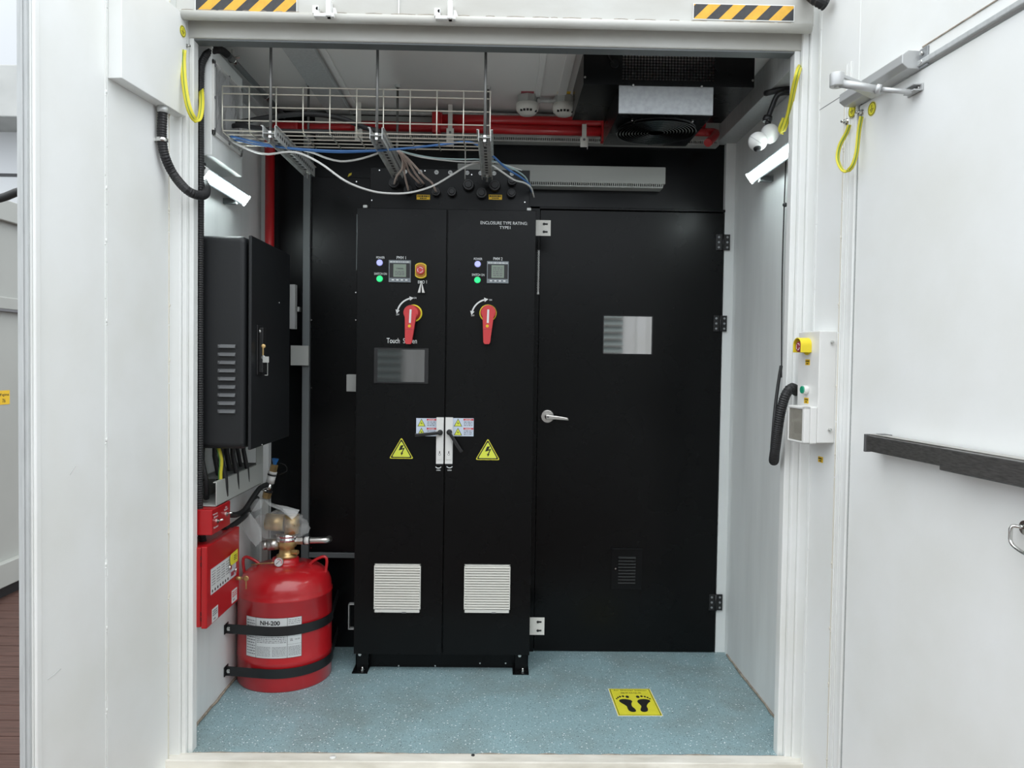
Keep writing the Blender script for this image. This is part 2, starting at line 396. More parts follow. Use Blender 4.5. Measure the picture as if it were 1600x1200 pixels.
hazard(1084, 8, 1240, 31, 'hazard_tape', 1.0, 4)
# small lashing brackets on the header
for px, py in ((509, 20), (697, 24)):
    a, b = HF.px(px, py)
    t = thing('wall_bracket', 'small white painted bracket on the header beam beside the hazard tape' if px < 600 else 'small white painted bracket on the header beam near its vertical seam', 'bracket', HF.p(a, b-.03), 'painted brackets on the header beam')
    mb = MB(HF, WPL); mb.box(a-.036, a+.036, b-.028, b-.014, 0, .034); mb.box(a+.008, a+.026, b-.028, b+.036, 0, .040); mb.box(a-.040, a-.018, b-.018, b+.012, 0, .034)
    mb.prism([(a+.026, b-.028), (a+.052, b-.032), (a+.036, b+.014), (a+.026, b+.014)], 0, .014); mb.build('bracket_body', t, bev=.003)
    MB(HF, GALV).disc(a-.022, b, .006, .028, .034, 12).build('bolt', t)
# door posts
mb = MB(m=WHITE); mb.box(-1.30, -1.165, YO-.03, YO+.045, -.1, 3.05); mb.box(-1.165, -1.148, YO-.018, YO+.045, -.1, 2.75); mb.box(-1.148, JL, YO, YO+.045, -.1, HJ+.02)
struct(mb.build('trim_4', bev=.004))
mb = MB(m=WHITE); mb.box(1.125, 1.30, YO-.03, YO+.045, -.1, 3.05); mb.box(1.100, 1.125, YO-.018, YO+.045, -.1, 2.75); mb.box(JR, 1.100, YO, YO+.045, -.1, HJ+.02)
struct(mb.build('trim_5', bev=.004))
# sill
mb = MB(m=SILLM); mb.box(-1.22, 1.22, YO-.075, YO-.010, -.10, .006); mb.box(-1.22, 1.22, YO-.16, YO-.075, -.12, -.018); mb.box(-1.22, 1.22, YO-.080, YO-.068, -.10, .011)
s = mb.build('trim_6', bev=.004); struct(s)
mb = MB(m=CAULKD); x = JL
while x < JR:
    w = random.uniform(.03, .16); mb.tube([(x, YO-.009, .003), (x+w/2, YO-.007+random.uniform(-.003, .003), .004), (x+w, YO-.009, .003)], random.uniform(.001, .0032), seg=5); x += w*.95
mb.build('sealant_line', s)
a = at(520, 1183, z=.007); mb = MB(m=WPL); mb.lathe([(.013, 0), (.011, .003), (.0, .0036)], (a.x, a.y, .006), seg=16); mb.build('paint_chip', s)
a = at(739, 1180, z=.007); MB(m=BRUB).lathe([(.007, 0), (.006, .004), (0, .005)], (a.x, a.y, .006), seg=12).build('bolt_plug', s)
# back corner posts and top corner beams
struct(MB(m=WHITE_IN).box(1.133, XR, YB-.035, YB, 0, 2.62).build('trim_7', bev=.002))
struct(MB(m=WHITE_IN).box(XL, XL+.045, YB-.05, YB, 0, ZC).build('trim_8', bev=.004))
struct(MB(m=GASK).box(1.085, XR, YO+.05, YB, 2.60, ZC).build('trim_9', bev=.003))
mb = MB(m=GASK); mb.box(XL, XL+.07, YO+.05, YB, 2.66, ZC); struct(mb.build('trim_10', bev=.003))
# sealant beads at the wall feet
for xx, nm in ((XL+.004, 'baseboard_left'), (XR-.004, 'baseboard_right')):
    mb = MB(m=CAULKD); y = YO+.05; pts = []
    while y < YB-.04: pts.append((xx+random.uniform(-.002, .004), y, .004)); y += .035
    mb.tube(pts, .0055, seg=6, step=.02); struct(mb.build(nm))
# wood deck outside and the ground
mb = MB(m=DECKM)
for i in range(-26, 60):
    y = 3.13+(i-6)*.1475; mb.box(-4.2, 4.5, y, y+.141, -.18, -.15)
struct(mb.build('deck', bev=.002))
struct(MB(m=mat('deck_gap_dark', (.02, .018, .016), .9)).box(-14, 14, -9, 22, -.30, -.20).build('ground'))
# ------------------------------------------------------------------ left container door
aE = LD.px(50, 572)[0]
mb = MB(LD, WHITE)
mb.box(aE, 0, -.10, 2.86, -.036, 0)
mb.box(aE, LD.px(60, 572)[0], -.10, 2.86, 0, .010)
d2 = mb.build('door_2', bev=.006, seg=3); struct(d2)
mb = MB(LD, GASK); mb.box(aE-.010, aE, -.10, 2.86, -.034, -.004); mb.box(aE-.014, aE-.010, -.10, 2.86, -.020, -.014); mb.build('gasket', d2, bev=.003)
def seam(fr, a, z0, z1, parent, c=.001, w=.0022, mt=None, lumps=True):
    mb = MB(fr, mt or WHITE); z = z0
    while z < z1:
        L = random.uniform(.15, .5); q = min(z+L, z1)
        mb.box(a-w, a+w, z, q, -.002, c+random.uniform(.0005, .0015)); z = q+.004
    o = mb.build('weld_seam', parent, bev=.0008)
    if lumps:
        mb = MB(fr, mt or WHITE); z = z0+random.uniform(.05, .25)
        while z < z1:
            z0_ = z; mb.ball(fr.p(a+random.uniform(-.002, .002), z, c+.0005), .0036, 10, (1, 1, 1.8)); mb.ball(fr.p(a+random.uniform(-.003, .003), z-.012, c), .0028, 8); z += random.uniform(.16, .42)
        mb.build('weld_spot', parent)
a165 = LD.px(165, 572)[0]; a55 = LD.px(60, 572)[0]
seam(LD, a165, -.1, 2.85, d2); seam(LD, a55, -.1, 2.85, d2); seam(LD, a165+.008, -.1, 2.85, d2, lumps=False)
seam(LD, -.006, -.1, 2.85, d2, mt=CAULK, w=.003)
mb = MB(LD, PRG)
for pts in (((110, 742), (114, 734), (118, 729)), ((75, 1062), (84, 1055), (96, 1045))):
    q = [LD.px(x, y, .0015) for x, y in pts]; mb.tube([LD.p(a, b, .0006) for a, b in q], .0009, seg=4)
scm = mat('scuff_grey', (.52, .53, .52), .6)
mb.mats[0] = scm; mb.build('scuff_mark', d2)
# ------------------------------------------------------------------ right container door with its personnel door
mb = MB(RD, WHITE)
aI = RD.px(1330, 572)[0]                    # start of the personnel door
zI = RD.px(1346, 160)[1]
mb.box(0, aI, -.10, 2.86, -.05, 0)
mb.box(aI, 1.45, zI, 2.86, -.05, 0)
d3 = mb.build('door_3', bev=.004); struct(d3)
mb = MB(RD, WHITE)
for px in (1318, 1312): a = RD.px(px, 572)[0]; mb.box(a-.003, a+.003, -.1, 2.5, 0, .0045)
aa = RD.px(1442, 80)[0]
mb.box(aI-.012, aI+.001, -.1, zI+.02, -.002, .006)
mb.build('raised_lip', d3, bev=.002)
a1 = RD.px(1270, 572)[0]; seam(RD, a1, -.1, 2.85, d3, mt=WHITE, w=.0016, lumps=False)
a2 = RD.px(1309, 572)[0]; seam(RD, a2, -.1, 2.45, d3, mt=CAULK, w=.0022)
q0 = RD.px(1273, 176); q1 = RD.px(1326, 143); mb = MB(RD, PRG); mb.box(a1, aI-.01, q1[1]-.001, q1[1]+.001, 0, .0007)
mb.build('panel_joint', d3)
q = RD.px(1500, 37); zT = q[1]; mb = MB(RD, CAULKD); mb.box(aa, 1.45, zT-.0015, zT+.0015, 0, .003); mb.build('sealant_line', d3)
mb = MB(RD, GASK); mb.box(aI+.0, 1.45, zI-.001, zI+.016, 0, .012); mb.build('drip_rail', d3, bev=.003)
mb = MB(RD, WHITE); mb.box(aI+.006, 1.44, -.10, zI-.008, -.05, -.001)
d4 = mb.build('door_4', bev=.003); struct(d4)
mb = MB(RD, GASK); mb.box(aI-.016, aI+.0, -.10, zI, -.05, .003); mb.box(aI+.0, aI+.006, -.10, zI, -.05, -.01); mb.build('gasket', d3)
# panic bar
mb = MB(RD, DSTEEL)
aP, bP = RD.px(1355, 693, .05); bT = RD.px(1362, 681, .055)[1]; bB = RD.px(1362, 706, .055)[1]
aM = RD.px(1471, 715, .06)[0]
pb = MB(RD, DSTEEL).box(aP+.008, aM, bB, bT, .030, .058).build('panic_bar', d4, bev=.003)
MB(RD, DSTEEL).box(aM, 1.40, bB-.009, bT+.001, .020, .066).build('push_pad', pb, bev=.003)
MB(RD, BRUSH).box(aP+.006, 1.38, bT-.004, bT+.004, .012, .048).build('top_rail', pb, bev=.002)
MB(RD, mat('dark_end_cap', (.10, .10, .10), .4)).box(aP, aP+.010, bB-.003, bT+.003, .0, .062).box(aP+.01, aP+.05, bT+.002, bT+.005, 0, .03).build('end_cap', pb, bev=.003)
aL, bL = RD.px(1575, 736, .067); mb = MB(RD, PRG); 
for i in range(3): mb.text('PUSH' if i == 1 else '- - -', aL+.16, (bT+bB)/2-.004+(i-1)*.012, .007, .067)
mb.build('lettering', pb)
# chrome pull
a, b = RD.px(1590, 838, .02)
mb = MB(RD, STEEL); mb.disc(a+.01, b+.022, .017, 0, .012, 20)
mb.tube([RD.p(a+.005, b+.022, .012), RD.p(a-.008, b+.022, .028), RD.p(a-.01, b+.005, .03), RD.p(a-.003, b-.02, .03), RD.p(a+.05, b-.033, .03), RD.p(a+.10, b-.02, .03), RD.p(a+.105, b+.02, .02)], .0045, seg=10, step=.006)
mb.build('door_handle', d4)
# earth stickers on door and frame
def earth(fr, px, py, r, parent, c=.001):
    a, b = fr.px(px, py, c)
    s = MB(fr, SYEL).disc(a, b, r, c-.0006, c, 28).build('earth_sticker', parent)
    k = MB(fr, PRB); k.ring(a, b, r*.84, r*.92, c, c+.0004)
    k.box(a-r*.05, a+r*.05, b-r*.05, b+r*.55, c, c+.0004)
    for i, w in enumerate((.5, .34, .16)): k.box(a-r*w, a+r*w, b-r*(.1+.2*i), b-r*(.02+.2*i), c, c+.0004)
    k.build('earth_symbol', s)
earth(RD, 1331, 173, .022, d3, .0065); earth(RD, 1362, 170, .022, d4); earth(RD, 1255, 66, .022, d3)
# green-yellow earth straps
def strap(fr, bolts, pts, label, group='green and yellow earth straps', w=.015):
    t = thing('earth_strap', label, 'earth strap', V(pts[0]), group)
    MB(m=GNY).tube(pts, .0025, seg=10, step=.01, sq=w/.0025*.5, flat=(0, -1, 0)).build('strap_wire', t)
    off = V((0, -.0025, 0))
    MB(m=GNG).tube([V(p)+off for p in pts], .0015, seg=5, step=.01).build('green_stripe', t)
    for p in bolts:
        mb = MB(m=STEEL); n = fr.n; mb.cyl(V(p), V(p)+n*.012, .008, seg=6); mb.cyl(V(p)+n*.012, V(p)+n*.022, .0045, seg=10); mb.cyl(V(p), V(p)+n*.003, .011, seg=16)
        mb.build('bolt', t)
    return t
P = lambda x, y, d: at(x, y, y=d)
fp = lambda fr, x, y, c: fr.p(*fr.px(x, y, c), c)
strap(RD, [fp(RD, 1253, 84, 0)], [fp(RD, 1253, 88, .016), fp(RD, 1252, 100, .02), P(1247, 112, 2.80), P(1240, 140, 2.83), P(1232, 180, 2.90), P(1222, 207, 2.95), P(1220, 200, 3.0), P(1226, 185, 3.0)], "yellow and green earth strap hanging at the doorway's top corner beside the security camera", w=.022)
strap(RD, [fp(RD, 1324, 190, 0), fp(RD, 1347, 176, 0)], [fp(RD, 1327, 195, .012), fp(RD, 1323, 207, .014), fp(RD, 1312, 228, .03), fp(RD, 1309, 250, .04), fp(RD, 1318, 267, .045), fp(RD, 1330, 262, .04), fp(RD, 1338, 240, .03), fp(RD, 1342, 205, .018), fp(RD, 1346, 182, .012)], 'yellow and green earth strap looped below the door closer on the right door')
# door closer
t = thing('door_closer', 'silver overhead door closer with folding arm above the right door', 'door closer', RD.p(aI+.1, 2.2, 0))
aA = RD.px(1324, 140, .03)[0]; aB, bz = RD.px(1414, 92, .05); bh = .026
mb = MB(RD, CLOSM); pf = lambda a: [(a, bz-bh, 0), (a, bz-bh, .04), (a, bz-bh*.5, .058), (a, bz+bh*.5, .058), (a, bz+bh, .04), (a, bz+bh, 0)]
mb.hull(pf(aA), pf(aB)); mb.build('closer_body', t, bev=.002)
mb = MB(RD, GALVL); mb.box(aB, aB+.035, bz-bh*1.05, bz+bh*1.05, 0, .006); mb.build('mounting_plate', t, bev=.001)
mb = MB(RD, STEEL)
mb.bm.free()
for k in (-1, 1): MB(RD, STEEL).disc(aB+.015, bz+k*.012, .0055, .006, .014, 12).build('screw', t)
e0 = fp(RD, 1308, 120, .19); e1 = fp(RD, 1372, 148, .035); e2 = fp(RD, 1425, 138, .02)
mb = MB(m=CLOSM); up = V((0, 0, 1))
def flatbar(mb, p, q, w0, w1, th):
    T = (q-p).normalized(); S = T.cross(up).normalized()
    A = [p+S*w0, p-S*w0, q-S*w1, q+S*w1]
    n0 = [mb.bm.verts.new(v+up*th) for v in A]; n1 = [mb.bm.verts.new(v-up*th) for v in A]
    mb._f(n0); mb._f(n1[::-1])
    for i in range(4): mb._f([n0[i], n0[(i+1) % 4], n1[(i+1) % 4], n1[i]])
flatbar(mb, e0, e1, .017, .026, .005); mb.build('main_arm', t, bev=.001)
mb = MB(m=CLOSM); mb.cyl(e0-up*.030, e0+up*.010, .021, seg=20); mb.cyl(e0-up*.034, e0-up*.028, .009, seg=6); mb.build('elbow_joint', t, bev=.002)
lo = up*-.018
mb = MB(m=CLOSM); mid = e0.lerp(e2, .55)+lo; mb.cyl(e0+lo, mid, .0125, .011, seg=14); mb.cyl(mid, e2+lo*.6, .0075, seg=12); mb.cyl(mid-(e2-e0).normalized()*.004, mid+(e2-e0).normalized()*.010, .0145, seg=14); mb.build('forearm', t)
a, b = RD.px(1425, 140, .012); mb = MB(RD, CLOSM); mb.box(a-.035, a+.035, b-.012, b+.008, 0, .004); mb.box(a-.02, a+.03, b-.012, b-.008, 0, .026); mb.box(a-.02, a+.03, b+.004, b+.008, 0, .026); mb.build('arm_shoe', t, bev=.001)
mb = MB(RD, STEEL); mb.disc(a+.02, b-.002, .005, .004, .010, 10); mb.build('screw', t)
# control box on the right door
t = thing('control_box', 'white metal control box with red and green push buttons on the right door', 'control box', RD.p(RD.px(1280, 690)[0], RD.px(1280, 690)[1], 0))
cB = .062
aF = RD.px(1279, 600, cB)[0]; aBk = RD.px(1246, 600, cB)[0]; bt = RD.px(1279, 517, cB)[1]; bb = RD.px(1279, 693, cB)[1]
MB(RD, WPL).box(aBk, aF, bb, bt, 0, cB).build('housing', t, bev=.003)
EF = Fr(RD.p(aF, 0, 0), tuple(-RD.n))       # end face towards the camera: reader's right is into the door
EF.n = EF.r.cross(EF.u)
for py in (535, 673):
    q = RD.px(1302, py, .02); mb = MB(m=STEEL); p = RD.p(aF, q[1], .018); mb.cyl(p, p+RD.r*.006, .007, seg=6); mb.cyl(p+RD.r*.006, p+RD.r*.010, .004, seg=10); mb.build('bolt', t)
a, b = RD.px(1262, 542, cB)
es = MB(RD, YEL)
n = 14; sh = []
for i in range(n+1):
    th = math.pi*i/n; sh.append((a+.030*math.cos(th), b+.006+.026*math.sin(th)))
outer = [(a+.030, b-.020)]+sh+[(a-.030, b-.020)]; inner = [(a-.026, b-.020)]+[(a+(x-a)*.87, b+(y-b)*.87+.001) for x, y in sh[::-1]]+[(a+.026, b-.020)]
k = len(outer); A = [es.vs([(x, y, cB) for x, y in outer]), es.vs([(x, y, cB+.040) for x, y in outer]), es.vs([(x, y, cB+.040) for x, y in inner[::-1]]), es.vs([(x, y, cB) for x, y in inner[::-1]])]
for r0, r1 in ((0, 1), (1, 2), (2, 3), (3, 0)):
    for i in range(k-1): es._f([A[r0][i], A[r0][i+1], A[r1][i+1], A[r1][i]])
es._f([A[0][0], A[1][0], A[2][0], A[3][0]]); es._f([A[0][-1], A[1][-1], A[2][-1], A[3][-1]])
es.disc(a, b, .029, cB, cB+.004, 28); sho = es.build('button_shroud', t, bev=.001)
mb = MB(RD, MAROON); mb.disc(a, b, .013, cB+.004, cB+.022, 20); mb.disc(a, b, .0195, cB+.022, cB+.036, 28, .018); bt_ = mb.build('stop_button', t, bev=.002)
mb = MB(RD, PRW)
for k in range(3): mb.ring(a, b, .010, .0125, cB+.036, cB+.0366, 20+120*k, 110+120*k, seg=12)
mb.build('turn_arrows', bt_)
a, b = RD.px(1261, 609, cB); mb = MB(RD, WPL); mb.disc(a, b, .0155, cB, cB+.016, 28); g = mb.build('button_collar', t, bev=.001)
plabel(MB(RD, GREENB).disc(a, b, .013, cB+.014, cB+.021, 28).build('start_button', g, bev=.001), 'green push button')
def ysticker(fr, px, py, w, h_, c, parent, lines=2, name='sticker', mt=None):
    a, b = fr.px(px, py, c)
    s = MB(fr, mt or OYEL).box(a-w/2, a+w/2, b-h_/2, b+h_/2, c-.0005, c+.0005).build(name, parent)
    k = MB(fr, PRB); k.dashes(a-w*.42, a+w*.42, b+h_*.02, b+h_*.34, 1, c+.001, .8, ln=w*.2); k.dashes(a-w*.2, a+w*.2, b-h_*.36, b-h_*.1, 1, c+.001, .8, ln=w*.1); k.build('small_print', s)
    return s
ysticker(RD, 1262, 566, .032, .020, cB, t); ysticker(RD, 1260, 626, .032, .020, cB, t); ysticker(RD, 1282, 718, .032, .020, .0015, d3)
a0, a1, b0, b1 = RD.rect(1238, 634, 1264, 691, cB+.03)
mb = MB(RD, WPL); mb.box(a0, a1, b0, b1, cB, cB+.026); so = mb.build('socket_box', t, bev=.004)
mb = MB(RD, WPL); mb.box(a0, a0+.008, b0, b1, cB+.026, cB+.048).box(a1-.016, a1, b0, b1, cB+.026, cB+.048).box(a0, a1, b1-.010, b1, cB+.026, cB+.048).box(a0, a1, b0, b0+.008, cB+.026, cB+.048)
mb.build('cover_frame', so, bev=.003)
MB(RD, SMOKE).box(a0+.008, a1-.016, b0+.008, b1-.010, cB+.040, cB+.046).build('clear_cover', so)
MB(RD, GREYP).box(a0+.02, a1-.026, b0+.03, b1-.03, cB+.026, cB+.034).build('socket_face', so, bev=.002)
# thick black conduit loop from the control box
mb = MB(m=BRUB)
q = [fp(RD, 1245, 612, .03), P(1238, 606, 2.80), P(1228, 616, 2.79), P(1219, 648, 2.80), P(1213, 690, 2.83), P(1209, 718, 2.87), P(1210, 716, 2.92), P(1212, 690, 2.96)]
mb.tube(q, .0185, seg=14, step=.02, rib=.004); mb.tube([P(1206, 700, 2.90), P(1211, 640, 2.97), P(1216, 600, 3.02), P(1220.5, 572, 3.05)], .0065, seg=8)
tag(mb.build('flexible_conduit'), 'thick black flexible conduit looping out of the white control box round the jamb', 'conduit')
mb = MB(m=BRUB); mb.tube([at(1228, 250, x=XR-.012), at(1225, 330, x=XR-.012), at(1222, 440, x=XR-.012), at(1221, 590, x=XR-.012)], .0028, seg=8)
mb.ball(at(1226.5, 320, x=XR-.014), .010, 10); tag(mb.build('cable'), 'thin black cable running down the right wall just behind the jamb', 'cable')
mb = MB(m=BRUB); mb.tube([fp(RD, 1262, -14, .05), fp(RD, 1276, -2, .06), fp(RD, 1290, 6, .03)], .024, seg=14, rib=.006)
tag(mb.build('flexible_conduit'), 'ribbed black conduit end crossing the top of the right door hinge', 'conduit')
# junction box on the left door
t = thing('junction_box', 'white sheet metal box mounted high on the inside of the left door', 'junction box', LD.p(-.18, 2.4, 0))
cJ = .046; a0 = LD.px(190, 60, cJ)[0]; a1 = LD.px(291, 100, cJ)[0]; bj = (LD.px(190, 122, cJ)[1]+LD.px(283, 178, cJ)[1])/2; bt = LD.px(291, 26, cJ)[1]
MB(LD, WHITE).box(a0, a1, bj, bt, 0, cJ).build('housing', t, bev=.002)
s_ = MB(LD, SYEL); earth(LD, 286, 49, .020, t, cJ+.0015)
s_.bm.free()
a, b = LD.px(254, 178, .024)
mb = MB(LD, GALV); p = LD.p(a, bj, .024); mb.cyl(p, p-V((0, 0, .022)), .0185, seg=24); mb.build('conduit_fitting', t)
p0 = p-V((0, 0, .018))
q = [p0, P(253, 215, p0.y-.0), P(258, 245, p0.y+.01), P(272, 274, p0.y+.05), P(292, 297, 2.74), P(309, 305, 2.80), P(320, 304, 2.88), P(322, 294, 2.95), P(317, 280, 2.985), P(315, 255, 2.99)]
tt = thing('flexible_conduit', 'black ribbed conduit hanging from the white box on the left door', 'conduit', q[4])
MB(m=BRUB).tube(q, .0165, seg=14, step=.02, rib=.0045).build('conduit_hose', tt)
c0 = P(253, 219, p0.y)
mb = MB(m=STEEL); mb.lathe([(.0185, -.007), (.0205, -.006), (.0205, .006), (.0185, .007)], c0, (0.05, 0, 1), 24); mb.box(c0.x-.045, c0.x-.018, c0.y-.01, c0.y+.01, c0.z-.006, c0.z+.006); mb.cyl(c0+V((-.035, -.006, 0)), c0+V((-.035, -.016, 0)), .007, seg=6); mb.build('pipe_clamp', tt)
strap(LD, [fp(LD, 288, 72, .03)], [fp(LD, 287, 78, .05), P(286, 95, 2.80), P(288, 130, 2.78), P(294, 165, 2.77), P(303, 185, 2.78), P(311, 186, 2.81), P(315, 165, 2.86), P(314, 140, 2.93), P(310, 118, 3.0)], 'yellow and green earth strap looped beside the white box on the left door', w=.022)
# tall black conduit down the inside of the left jamb
mb = MB(m=BRUB); q = [P(356, 86, 3.10), P(345, 78, 3.03), P(330, 80, 2.97), P(316, 96, 2.94), P(313, 140, 2.935), P(313, 300, 2.935), P(312, 500, 2.935), P(312, 700, 2.935), P(311, 780, 2.94), P(314, 826, 2.97), P(317, 846, 3.0)]
tt = thing('flexible_conduit', 'tall black ribbed conduit running down inside the left door jamb', 'conduit', q[-1])
mb.tube(q, .0145, seg=12, step=.03, rib=.0045); mb.build('conduit_hose', tt)
mb = MB(m=GALV); mb.cyl(V(q[-1]), V(q[-1])-V((0, 0, .03)), .02, seg=8); mb.build('gland_nut', tt)
t = thing('steel_conduit', 'grey steel conduit pipe clamped along the upper left wall corner', 'conduit', P(380, 100, 3.2))
mb = MB(m=CHARC); c1 = P(358, 88, 3.09); c2 = V((c1.x-.0, YB-.06, c1.z+.012)); mb.cyl(c1, c2, .012, seg=12); mb.build('pipe', t)
for f in (.04, .6):
    c = c1.lerp(c2, f); mb = MB(m=STEEL); mb.cyl(c, c+V((0, .02, 0)), .016, seg=16); mb.box(c.x-.004, c.x+.004, c.y, c.y+.02, c.z+.012, c.z+.04); mb.cyl(c+V((.01, .01, .01)), c+V((.028, .01, .014)), .005, seg=8); mb.build('pipe_clamp', t)
# ------------------------------------------------------------------ back wall: left part
BWF = facing(YB-.002)
a0, a1, b0, b1 = BWF.rect(482, 277, 560, 862)
FP = facing(YB-.05); a0, a1, b0, b1 = FP.rect(483, 277, 566, 862)
t = thing('equipment_panel', 'tall flat black sheet steel panel between the grey strip and the cabinet', 'panel', (a0+.1, YB-.05, b0))
MB(FP, BLACK).box(a0, a1+.25, b0, b1, -.045, 0).build('panel_sheet', t, bev=.002)
for px, py in ((486, 282), (557, 284), (487, 500), (487, 606), (486, 856), (556, 457), (556, 500)):
    a, b = FP.px(px, py); MB(FP, STEEL).disc(a, b, .0035, 0, .002, 10).build('screw', t)
a, b = FP.px(546, 273); plabel(MB(FP, YEL).prism([(a-.008, b-.012), (a+.010, b-.002), (a+.012, b+.010), (a-.002, b+.004)], .0, .004).build('yellow_tab', t), 'small yellow tab')
GF = facing(YB-.075); g0, g1, _, _ = GF.rect(471.5, 400, 482.5, 900); zb = GF.px(480, 873)[1]; zt = GF.px(477, 205)[1]
t = thing('cover_strip', 'grey steel angle strip framing the black panel on the back wall', 'strip', (g0, YB-.07, .1))
mb = MB(GF, CHARC); mb.box(g0, g1, .02, zt, -.07, 0); mb.box(g1, g1+.30, zb, zb+.026, -.07, -.02); mb.build('angle', t, bev=.002)
a0, a1, b0, b1 = GF.rect(454, 540, 482, 571, .02)
mb = MB(GF, GREYP); mb.box(a0, a1, b0, b1, .0, .02); mb.build('bracket_plate', t, bev=.001)
k = FP.rect(454, 445, 462.5, 514)
mb = MB(FP, FILM2); mb.box(k[0], k[1], k[2], k[3], -.02, .02); tag(mb.build('filter_pack'), 'grey film wrapped block fixed on the black back wall', 'filter')
mb = MB(FP, GREYP); a, b = FP.px(466, 483); mb.box(a-.005, a+.005, b-.012, b+.012, -.04, 0); tag(mb.build('wall_switch'), 'tiny pale switch on the black wall beside the wrapped block', 'switch')
# ------------------------------------------------------------------ back door
DF = facing(YB-.04)
DX0, DX1, DZ = .196, 1.128, 2.252
mb = MB(m=BLACK); mb.box(DX0-.05, DX0, YB-.045, YB, 0, DZ+.012); mb.box(DX0-.05, 1.133, YB-.045, YB, DZ, DZ+.012); fr_ = struct(mb.build('trim_11', bev=.002))
w0, w1, wz0, wz1 = DF.rect(942, 493, 1020, 554)
mb = MB(m=BLACK)
for q in ((DX0+.004, w0, .006, DZ-.006), (w1, DX1, .006, DZ-.006), (w0, w1, .006, wz0), (w0, w1, wz1, DZ-.006)): mb.box(q[0], q[1], YB-.04, YB-.004, q[2], q[3])
bmesh.ops.remove_doubles(mb.bm, verts=mb.bm.verts, dist=1e-5)
# drop coincident inner faces
seen = {}
for f in list(mb.bm.faces):
    k = tuple(sorted(v.index for v in f.verts)); seen.setdefault(k, []).append(f)
d1 = struct(mb.build('door_1'))
MB(DF, WGLASS).box(w0, w1, wz0, wz1, -.010, -.006).build('window_pane', d1)
mb = MB(DF, BPLAS); e = .004
mb.box(w0, w1, wz1-e, wz1, -.006, .002).box(w0, w1, wz0, wz0+e, -.006, .002).box(w0, w0+e, wz0, wz1, -.006, .002).box(w1-e, w1, wz0, wz1, -.006, .002); mb.build('window_frame', d1)
a, b = DF.px(855, 650.5)
mb = MB(DF, BRUSH); mb.disc(a, b, .036, 0, .012, 36, .032); mb.disc(a, b, .013, .012, .05, 20); dh = mb.build('door_handle', d1, bev=.002)
mb = MB(DF, BRUSH); mb.prism([(a-.012, b+.012), (a+.05, b+.006), (a+.100, b-.002), (a+.106, b-.016), (a+.04, b-.012), (a-.012, b-.012)], .045, .058); mb.build('lever', dh, bev=.004)
MB(DF, PRG).disc(a, b, .005, .058, .0595, 12).build('keyhole', dh)
a0, a1, b0, b1 = DF.rect(955, 857, 1003, 921)
mb = MB(DF, BLACKS); mb.box(a0, a1, b0, b1, 0, .004); mb.box(a0, a1, b1-.006, b1+.002, 0, .009); vt = mb.build('vent_grille', d1, bev=.001)
s0, s1, c0, c1 = DF.rect(965.6, 868, 992.4, 912); mb = MB(DF, BLACKS)
for i in range(9): z = c0+(c1-c0)*i/9; mb.hull([(s0, z, .003), (s0, z+.012, .003), (s0, z+.003, .011)], [(s1, z, .003), (s1, z+.012, .003), (s1, z+.003, .011)])
mb.build('slats', vt)
a, b = DF.px(961.5, 888); MB(DF, STEEL).disc(a, b, .004, .004, .007, 10).build('catch', vt)
for y0, y1, x0, x1 in ((366, 391, 1119, 1141), (493, 518, 1115, 1136), (929, 954, 1108, 1129)):
    a0, a1, b0, b1 = DF.rect(x0, y0, x1, y1, .008)
    hg = MB(DF, BPLAS).box(a0, a1, b0, b1, .0, .006).build('hinge', d1, bev=.001)
    for i in range(3):
        for aa_ in (a0+(a1-a0)*.2, a0+(a1-a0)*.8): MB(DF, GALVL).disc(aa_, b0+(b1-b0)*(.18+.32*i), .0055, .006, .0085, 12).build('screw', hg)
    mb = MB(DF, BPLAS); am = (a0+a1)/2; mb.cyl((am, b0, .008), (am, b1, .008), .006, seg=12, world=False); mb.build('hinge_pin', hg)
# ------------------------------------------------------------------ main cabinet
CFR = facing(YC)
X0, X1, XS, Z0, Z1 = -.667, .163, -.2496, .092, 2.186
cab = thing('power_cabinet', 'tall black two-door electrical cabinet standing on short legs in the middle', 'cabinet', ((X0+X1)/2, YC+.15, 0))
mb = MB(m=BLACK); mb.box(X0+.004, X1-.004, YC+.024, YB-.055, Z0, Z1+.004); mb.build('body', cab, bev=.003)
mb = MB(m=BLACK); mb.box(X0+.06, X1-.06, YC+.080, YC+.086, .0, Z0+.002); kp = mb.build('kick_panel', cab)
KF = facing(YC+.080)
for px, py in ((623, 1040), (680, 1040), (750, 1036), (756, 1045), (790, 1036)): a, b = KF.px(px, py); MB(KF, STEEL).disc(a, b, .004, 0, .003, 10).build('bolt', kp)
for px0, px1 in ((556, 575), (805, 825)):
    for dy, nm in ((.0, 'leg'), (.235, 'leg')):
        f = facing(YC+.03); a0 = f.px(px0, 1035)[0]; a1 = f.px(px1, 1035)[0]; lf = px0 < 600
        mb = MB(m=BLACK); yy = YC+.03+dy
        mb.box(a0, a1, yy, yy+.004, .006, Z0); mb.box(a0 if lf else a1-.004, a0+.004 if lf else a1, yy, yy+.05, .006, Z0)
        if not dy: mb.box(a0-.012, a1+.003, yy-.035, yy+.06, 0, .006)
        else: mb.box(a0-.002, a1+.002, yy, yy+.04, 0, .006)
        lg = mb.build(nm, cab)
        if not dy:
            mb = MB(m=STEEL); am = (a0+a1)/2; mb.cyl((am+.005, yy-.016, .006), (am+.005, yy-.016, .014), .009, seg=6); mb.cyl((am+.005, yy-.016, .014), (am+.005, yy-.016, .026), .005, seg=10)
            mb.build('anchor_bolt', lg); MB(m=STEEL).cyl((am-.01, yy, Z0-.012), (am-.01, yy-.006, Z0-.012), .008, seg=6).build('bolt', lg)
